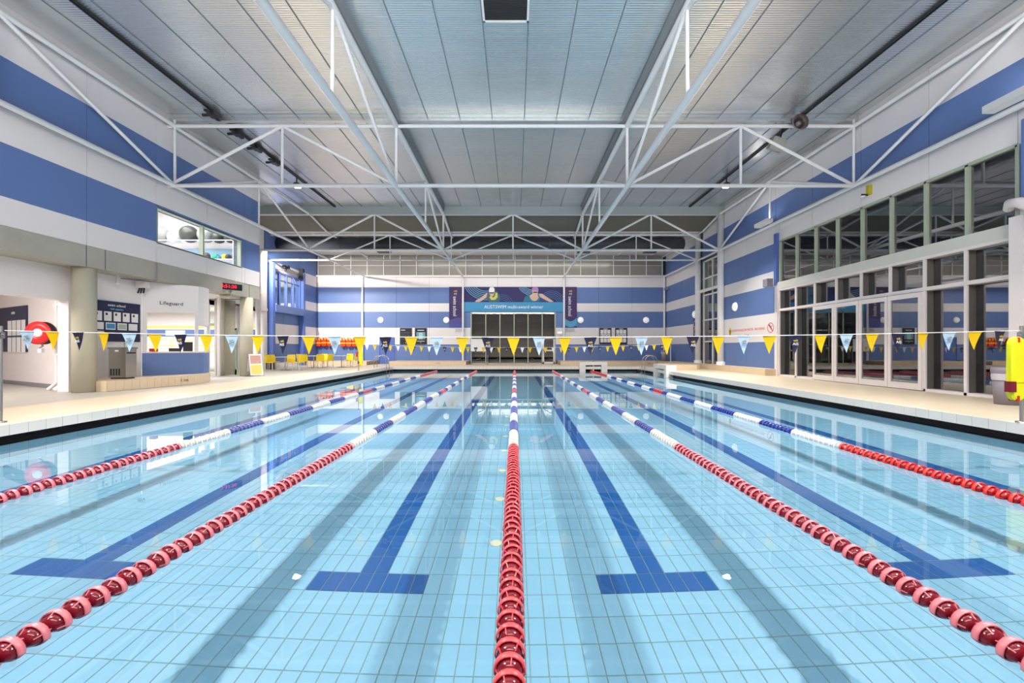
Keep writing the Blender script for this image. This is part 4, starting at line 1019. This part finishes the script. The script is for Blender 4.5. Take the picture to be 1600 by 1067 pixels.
MB().lathe([(.001, .1), (.07, .08), (.1, -.02), (.18, -.1), (.25, -.14), (.25, -.17), (.16, -.08), (.08, 0.0), (.001, .0)], mat('brown_horn', (92, 82, 76), .5), 22, 'y').build('horn', None, hs)
MB().lathe([(.001, -.12), (.07, -.1), (.07, 0)], greyp, 14, 'y').build('driver_cone', None, hs); MB().box((-.02, .1, .0), (.02, .3, .35), greyp).build('bracket', None, hs)
MB().lathe([(.25, -.17), (.27, -.16), (.25, -.13)], greyp, 22, 'y').build('rim', None, hs)
hs2 = thing('speaker_box', 'pale tilted speaker box behind the round horn speaker', 'speaker', (9.35, 14.2, 8.45))
b = MB(); b.box((-.28, -.1, -.3), (.18, .14, .12), mat('pale_box', (168, 166, 156), .5)); b.build('case', None, hs2, None, (R(20), R(20), 0)); MB().tube([(0, 0, .1), (0.1, 0, .45)], .03, dark, 8).build('bracket', None, hs2)

# ------------------------------------------------------------------ lane ropes
def float_mesh(rim, core, seg=18):
    b = MB(); rw = .016
    b.lathe([(.076, -rw), (.079, 0), (.076, rw), (.069, rw), (.069, -rw)], rim, seg, 'y', closed=True)
    for k in range(4):
        a = k*PI/2 + .4; c, s = math.cos(a), math.sin(a); t = .003
        P = [(.05, -.04), (.072, -.014), (.072, .014), (.05, .045)]
        vs = []
        for d in (-t, t):
            for r_, y in P: vs.append((r_*c - d*s, y, r_*s + d*c))
        b.add(vs, [(0, 1, 2, 3), (7, 6, 5, 4), (0, 4, 5, 1), (1, 5, 6, 2), (2, 6, 7, 3), (3, 7, 4, 0)], rim)
    b.lathe([(.012, -.052), (.035, -.048), (.055, -.034), (.064, -.01), (.064, .012), (.055, .034), (.035, .048), (.012, .053)], core, 14, 'y')
    return b.mesh('float_disc')
def fm(n, rgb, rough=.32): return mat(n, rgb, rough, noise=.05, scale=30, coat=.4)
maroon = fm('maroon_float', (122, 20, 40), .15)
def variant(n, red, blu, wht):
    return {'r': float_mesh(fm('red_rim_'+n, red), fm('maroon_core_'+n, (118, 16, 34) if n != 'bright' else (150, 10, 16), .15)),
            'b': float_mesh(fm('blue_rim_'+n, blu), fm('blue_core_'+n, tuple(int(c*.7) for c in blu), .2)),
            'w': float_mesh(fm('white_rim_'+n, wht), fm('white_core_'+n, tuple(int(c*.85) for c in wht), .3))}
V = {'mid': variant('mid', (226, 84, 90), (96, 100, 176), (232, 230, 226)), 'pale': variant('pale', (230, 128, 138), (92, 96, 170), (230, 228, 222)),
     'bright': variant('bright', (232, 58, 52), (30, 56, 160), (236, 236, 236))}
def seg_colour(y):          # y measured from the near end of the pool
    s = y if y < 12.5 else 25 - y
    if s < 4.8: return 'r'
    if abs(y-12.5) < .4: return 'r'
    return 'w' if int((s-4.8) / .98) % 2 == 0 else 'b'
PITCH = .105
ropes = [(-5.1, 'pale', 'lane rope of pale red floats nearest the left deck'), (-2.5, 'pale', 'lane rope second from the left deck, left of the middle rope'),
         (0, 'mid', 'middle lane rope running straight away from the camera'), (2.5, 'pale', 'lane rope second from the right deck, right of the middle rope'),
         (5.0, 'bright', 'lane rope of bright red and deep blue floats nearest the right deck')]
cab = MB().tube([(0, Y0-.0, 0), (0, Y1+.13, 0)], .009, mat('steel_cable', (150, 150, 150), .4, .6), 6).mesh('cable')
stopm = MB().lathe([(.001, -.018), (.02, -.018), (.022, 0), (.02, .018), (.001, .018)], white, 10, 'y').mesh('stopper')
for x, v, lab in ropes:
    t = thing('lane_rope', lab, 'lane rope', (x, 0, ZW+.006), 0, 'lane ropes across the pool')
    link('cable', cab, t)
    n = int((Y1-Y0-.1)/PITCH)
    for k in range(n):
        y = Y0 + .08 + k*PITCH
        o = link('float_disc', V[v][seg_colour(y-Y0)], t, (random.uniform(-.004, .004), y, random.uniform(-.004, .004)), (random.uniform(-.03, .03), (k % 3)*.5 + random.uniform(-.1, .1), random.uniform(-.05, .05)))
        if k % 9 == 4 and y < 8: link('stopper', stopm, t, (0, y+PITCH/2, 0))
    MB().box((-.03, Y1+.1, -.04), (.03, Y1+.16, .06), chrome).build('wall_anchor', None, t)

# ------------------------------------------------------------------ flag lines and posts
def pennant_mesh(m, w=.205, h=.29):
    b = MB(); n = 6
    for k in range(n):
        pass
    rows = 6; vs = []; fs = []
    for i in range(rows+1):
        f = i/rows; hw = w/2*(1-f)
        yy = .012*math.sin(f*3)
        vs += [(-hw, yy, -h*f), (0, yy+.006*(1-f), -h*f), (hw, yy, -h*f)]
    for i in range(rows):
        a = i*3; fs += [(a, a+1, a+4, a+3), (a+1, a+2, a+5, a+4)]
    m_ = len(vs); vs += [(x, y+.002, z) for x, y, z in vs]; fs2 = [tuple(m_+q for q in f)[::-1] for f in fs]
    b.add(vs, [f[::-1] for f in fs] + [g[::-1] for g in fs2], m, False)
    b.tube([(-w/2, 0, 0), (w/2, 0, 0)], .008, m, 6)
    return b.mesh('pennant')
pm = {'y': pennant_mesh(yellow), 'n': pennant_mesh(navy), 'l': pennant_mesh(lblue), 'w': pennant_mesh(paper)}
EM = Matrix(((1, 0, 0, 0), (0, 0, -1, 0), (0, 1, 0, 0), (0, 0, 0, 1)))
def emb_mesh(m):
    b = MB()
    for cx, cy, a, c in ((-.42, .1, .42, .3), (.35, .2, .42, .36), (-.05, -.08, .5, .22), (.2, .42, .14, .16), (.62, -.1, .22, .2)):
        b.slab([(x*.042, y*.042) for x, y in ell(cx, cy, a, c, 10)], EM, .001 + (cx+1)*.0003)
    return b.mesh('emblem', m)
em = {'n': emb_mesh(gold), 'l': emb_mesh(mat('dull_gold', (150, 152, 132), .5))}
def flag_line(y, zc, sag, half, seqlight, label):
    t = thing('flag_line', label, 'flag line', (0, y, 0), 0, 'backstroke flag lines across the pool')
    zf = lambda x: zc + sag*(x/half)**2
    MB().tube([(-half + 2*half*k/24, 0, zf(-half + 2*half*k/24)) for k in range(25)], .006, wprint, 6).build('line', None, t)
    for k in range(-20, 21):
        x = k*.413
        if abs(x) > half-.05: continue
        c = 'y' if k % 2 == 0 else ('n' if (k-1) % 4 == 2 else seqlight)
        o = link('pennant', pm[c], t, (x, random.uniform(-.004, .004), zf(x)-.006), (random.uniform(-.05, .05), 0, random.uniform(-.18, .18)))
        o['label'] = {'y': 'yellow pennant', 'n': 'navy pennant with gold emblem', 'l': 'light blue pennant with emblem', 'w': 'white pennant'}[c]
        if c in ('n', 'l'):
            text('lettering', 'AIS', .062, wprint if c == 'n' else gprint, o, (0, -.014, -.135), FACE_S, ext=.0015)
            link('emblem', em[c], o, (0, -.013, -.085))
    return t
flag_line(6.5, 1.375, .11, 8.2, 'l', 'near string of yellow, navy and light blue pennants across the pool')
flag_line(21.45, 1.235, .18, 8.3, 'w', 'far string of small yellow, white and navy pennants across the pool')
for x, y, lab in ((-8.27, 6.5, 'stainless flag post at the left edge of the picture on the pool edge'), (8.19, 6.5, 'stainless flag post at the right pool edge holding the yellow rescue tube'),
                  (-8.3, 21.45, 'slim flag post on the left deck near the tables'), (8.3, 21.45, 'slim flag post on the right deck beside the entry block')):
    t = thing('flag_post', lab, 'post', (x, y, 0), 0, 'stainless backstroke flag posts')
    MB().tube([(0, 0, 0), (0, 0, 1.56)], .024, silver, 12).build('pole', None, t); MB().lathe([(.001, .02), (.07, .02), (.07, 0)], chrome, 14).build('base_plate', None, t)
    MB().box((-.04, -.03, 1.36), (.04, .03, 1.46), chrome).build('cleat', None, t); MB().tube([(-.06 if x > 0 else .06, 0, 1.42), (0, 0, 1.42)], .012, chrome, 8).build('eye_bolt', None, t)
# rescue tubes
def tube(loc, rz, lab, sc=1):
    t = thing('rescue_tube', lab, 'rescue tube', loc, rz, 'yellow rescue tubes on posts')
    t.scale = (sc, sc, sc)
    b = MB(); prof = [(-.115, .06), (-.105, .02), (-.06, -.0), (.06, 0), (.105, .02), (.115, .06)]
    n = 12; vs = []; H = 1.0
    outline = []
    for k in range(n+1): a = PI*k/n; outline.append((.118*math.cos(a), -.1 + .118*math.sin(a)))
    for k in range(n+1): a = PI + PI*k/n; outline.append((.118*math.cos(a), -.9 + .118*math.sin(a)))
    inner = [(x*.8, (z+.5)*.95-.5) for x, z in outline]
    N = len(outline)
    V_ = [(x, -.03, z) for x, z in outline] + [(x, .03, z) for x, z in outline] + [(x, -.055, z) for x, z in inner] + [(x, .055, z) for x, z in inner]
    F = []
    for k in range(N):
        j = (k+1) % N; F += [(k, j, N+j, N+k), (2*N+k, 2*N+j, j, k), (N+k, N+j, 3*N+j, 3*N+k)]
    F += [tuple(range(2*N, 3*N)), tuple(range(3*N, 4*N))[::-1]]
    b.add(V_, F, tubey, False); b.build('foam_body', None, t)
    MB().box((-.035, -.06, -.07), (-.005, .06, .01), redp).build('hook_strap', None, t); MB().box((-.05, -.06, -1.02), (-.01, .06, -.93), redp).build('hook_strap', None, t)
    MB().tube([(-.13, -.04, -.72), (.14, -.075, -.7), (.13, .07, -.69)], .015, tubey, 8).build('tow_strap', None, t)
    MB().box((-.19, -.09, -.87), (-.1, .0, -.7), dred).build('pouch', None, t)
    return t
tube((8.0, 6.42, 1.36), 0, 'bright yellow rescue tube hanging on the near right flag post', .98)
tube((-8.14, 21.35, 1.08), R(20), 'yellow rescue tube hanging on the far left flag post', .8)
o = boxo('red_marker', (-8.42, 21.4, .75), (-8.34, 21.45, 1.0), redp); tag(o, 'small red tag clipped on the far left flag post', 'tag')
# bin
def bin_(x, y, lab, s=1):
    t = thing('rubbish_bin', lab, 'bin', (x, y, 0), 0, 'grey rubbish bins')
    t.scale = (s, s, s)
    MB().lathe([(.001, .01), (.175, .0), (.205, .62), (.195, .62), (.165, .03), (.001, .03)], greyp, 24).build('body', None, t)
    MB().lathe([(.209, .52), (.218, .6), (.21, .68), (.22, .78), (.205, .78), (.2, .62)], mat('bin_liner', (196, 190, 200), .35), 24).build('liner', None, t)
    MB().lathe([(.214, .66), (.224, .7), (.222, .78), (.2, .79), (.2, .74)], greyp, 24).build('rim', None, t)
bin_(10.5, 8.6, 'grey rubbish bin with liner before the glazed bay')
bin_(10.75, 29.0, 'dark grey bin in the far right corner on the plinth'); bpy.data.objects['rubbish_bin.001'].location.z = .27

# pool ladders
def ladder(x, y, side, lab):
    t = thing('pool_ladder', lab, 'pool ladder', (x, y, 0), 0, 'chrome pool ladders')
    for dy in (-.27, .27):
        pts = [(side*.75, dy, 0)] + [(side*(.38 + .37*math.cos(R(a))), dy, .42+.34*math.sin(R(a))) for a in range(0, 181, 20)] + [(side*-.02, dy, .1), (side*-.02, dy, -.9)]
        MB().tube(pts, .02, chrome, 8).build('handrail', None, t)
        MB().lathe([(.001, .015), (.05, .015), (.05, 0)], chrome, 12, 'z', (side*.75, dy, 0)).build('floor_flange', None, t)
    for z in (-.45, -.75): MB().box((-.06, -.27, z), (.04, .27, z+.03), white).build('step', None, t)
ladder(X0+.06, 25.2, -1, 'chrome pool ladder at the far left corner of the pool'); ladder(X1-.06, 25.2, 1, 'chrome pool ladder at the far right corner of the pool')

# chairs and tables
def chair():
    t = thing('cafe_chair', '', 'chair')
    seat = MB(); seat.box((-.22, -.22, .42), (.22, .22, .455)); seat.build('seat', chairy, t)
    b = MB()
    prof = [(.2, .44), (.215, .55), (.24, .7), (.27, .84)]
    vs = []; W_ = [.2, .22, .22, .19]
    for (y, z), w in zip(prof, W_): vs += [(-w, y-.02, z), (0, y, z), (w, y-.02, z)]
    n = len(vs); vs += [(x, y+.025, z) for x, y, z in vs]; fs = []
    for i in range(3):
        for j in range(2): a = i*3+j; fs += [(a, a+1, a+4, a+3), (n+a+3, n+a+4, n+a+1, n+a)]
    for i in range(3): a = i*3; fs += [(a+3, n+a+3, n+a, a), (a+2, n+a+2, n+a+5, a+5)]
    fs += [(9, 10, n+10, n+9), (10, 11, n+11, n+10)]
    b.add(vs, fs, chairy); b.build('backrest', None, t)
    leg = mat('chair_leg', (214, 208, 190), .4)
    for x in (-.19, .19):
        for y in (-.19, .2): MB().tube([(x*1.1, y*1.15, 0), (x, y, .43)], .015, leg, 6).build('leg', None, t)
    return t
def table():
    t = thing('cafe_table', '', 'table')
    MB().box((-.38, -.38, .71), (.38, .38, .74), mat('table_top', (206, 200, 186), .4)).build('tabletop', None, t)
    MB().tube([(0, 0, .03), (0, 0, .71)], .035, silver, 10).build('pedestal', None, t)
    MB().box((-.3, -.03, 0), (.3, .03, .03), silver).build('base', None, t); MB().box((-.03, -.3, 0), (.03, .3, .03), silver).build('base', None, t)
    return t
tb = table(); ch0 = chair()
tabs = [(-12.45, 21.9, 'square cafe table of the near group by the blue bay'), (-12.4, 24.9, 'square cafe table of the middle group'), (-10.9, 25.4, 'square cafe table of the right group before the life jackets')]
for k, (x, y, lab) in enumerate(tabs):
    o = tb if k == 0 else copy_tree(tb); o.location = (x, y, 0); tag(o, lab, 'table', 'cafe tables in the recess')
chs = [(-13.1, 21.7, 90, 'yellow chair at the left of the near table'), (-12.6, 22.6, 10, 'yellow chair behind the near table'), (-13.35, 22.35, 60, 'yellow chair behind left of the near table'), (-11.75, 21.9, -100, 'yellow chair at the right of the near table'),
       (-13.05, 24.8, 90, 'yellow chair at the left of the middle table'), (-12.55, 24.25, 180, 'yellow chair in front of the middle table'), (-12.2, 25.6, 0, 'yellow chair behind the middle table'), (-11.75, 24.3, 215, 'yellow chair between the middle and right tables'),
       (-11.65, 25.15, 250, 'yellow chair at the left of the right table'), (-10.75, 26.1, 0, 'yellow chair behind the right table'), (-10.2, 25.4, -90, 'yellow chair at the right end near the pool ladder')]
for k, (x, y, a, lab) in enumerate(chs):
    o = ch0 if k == 0 else copy_tree(ch0); o.location = (x, y, 0); o.rotation_euler = (0, 0, R(a)); tag(o, lab, 'chair', 'yellow cafe chairs')
bcs = thing('stacked_bench', 'black folded seat standing behind the near table', 'seat', (-13.75, 22.75, 0))
MB().box((-.25, -.04, 0), (.25, .04, .84), blackb).build('panel', None, bcs); MB().box((-.2, .05, .0), (.2, .12, .6), dark).build('panel', None, bcs)
# folding A-frame sign
af = thing('folding_sign', 'white folding sign with photo and yellow panel standing on the left deck', 'sign', (-11.2, 17.4, 0), R(50))
for s in (-1, 1):
    M = Matrix.Translation((0, s*.28, 0)) @ Matrix.Rotation(R(16)*s, 4, 'X')
    b = MB(); b.slab([(-.25, .05), (.25, .05), (.25, .98), (-.25, .98)], M @ Matrix(((1, 0, 0, 0), (0, 0, -1, .01), (0, 1, 0, 0), (0, 0, 0, 1))), .02); b.build('board', white, af)
    for x in (-.25, .25): b = MB(); b.tube([M @ Vector((x, 0, 0)), M @ Vector((x, 0, 1.0))], .016, silver, 6); b.build('leg', None, af)
    if s < 0:
        K = M @ Matrix(((1, 0, 0, 0), (0, 0, -1, -.01), (0, 1, 0, 0), (0, 0, 0, 1)))
        b = MB(); b.slab([(-.2, .1), (.2, .1), (.2, .5), (-.2, .5)], K, .003); b.build('yellow_panel', mat('soft_yellow_print', (240, 206, 110), .5), af)
        b = MB(); b.slab([(-.2, .56), (.2, .56), (.2, .92), (-.2, .92)], K, .003); b.build('photo_panel', mat('sign_photo', (190, 150, 140), .5, noise=.3, scale=12), af)
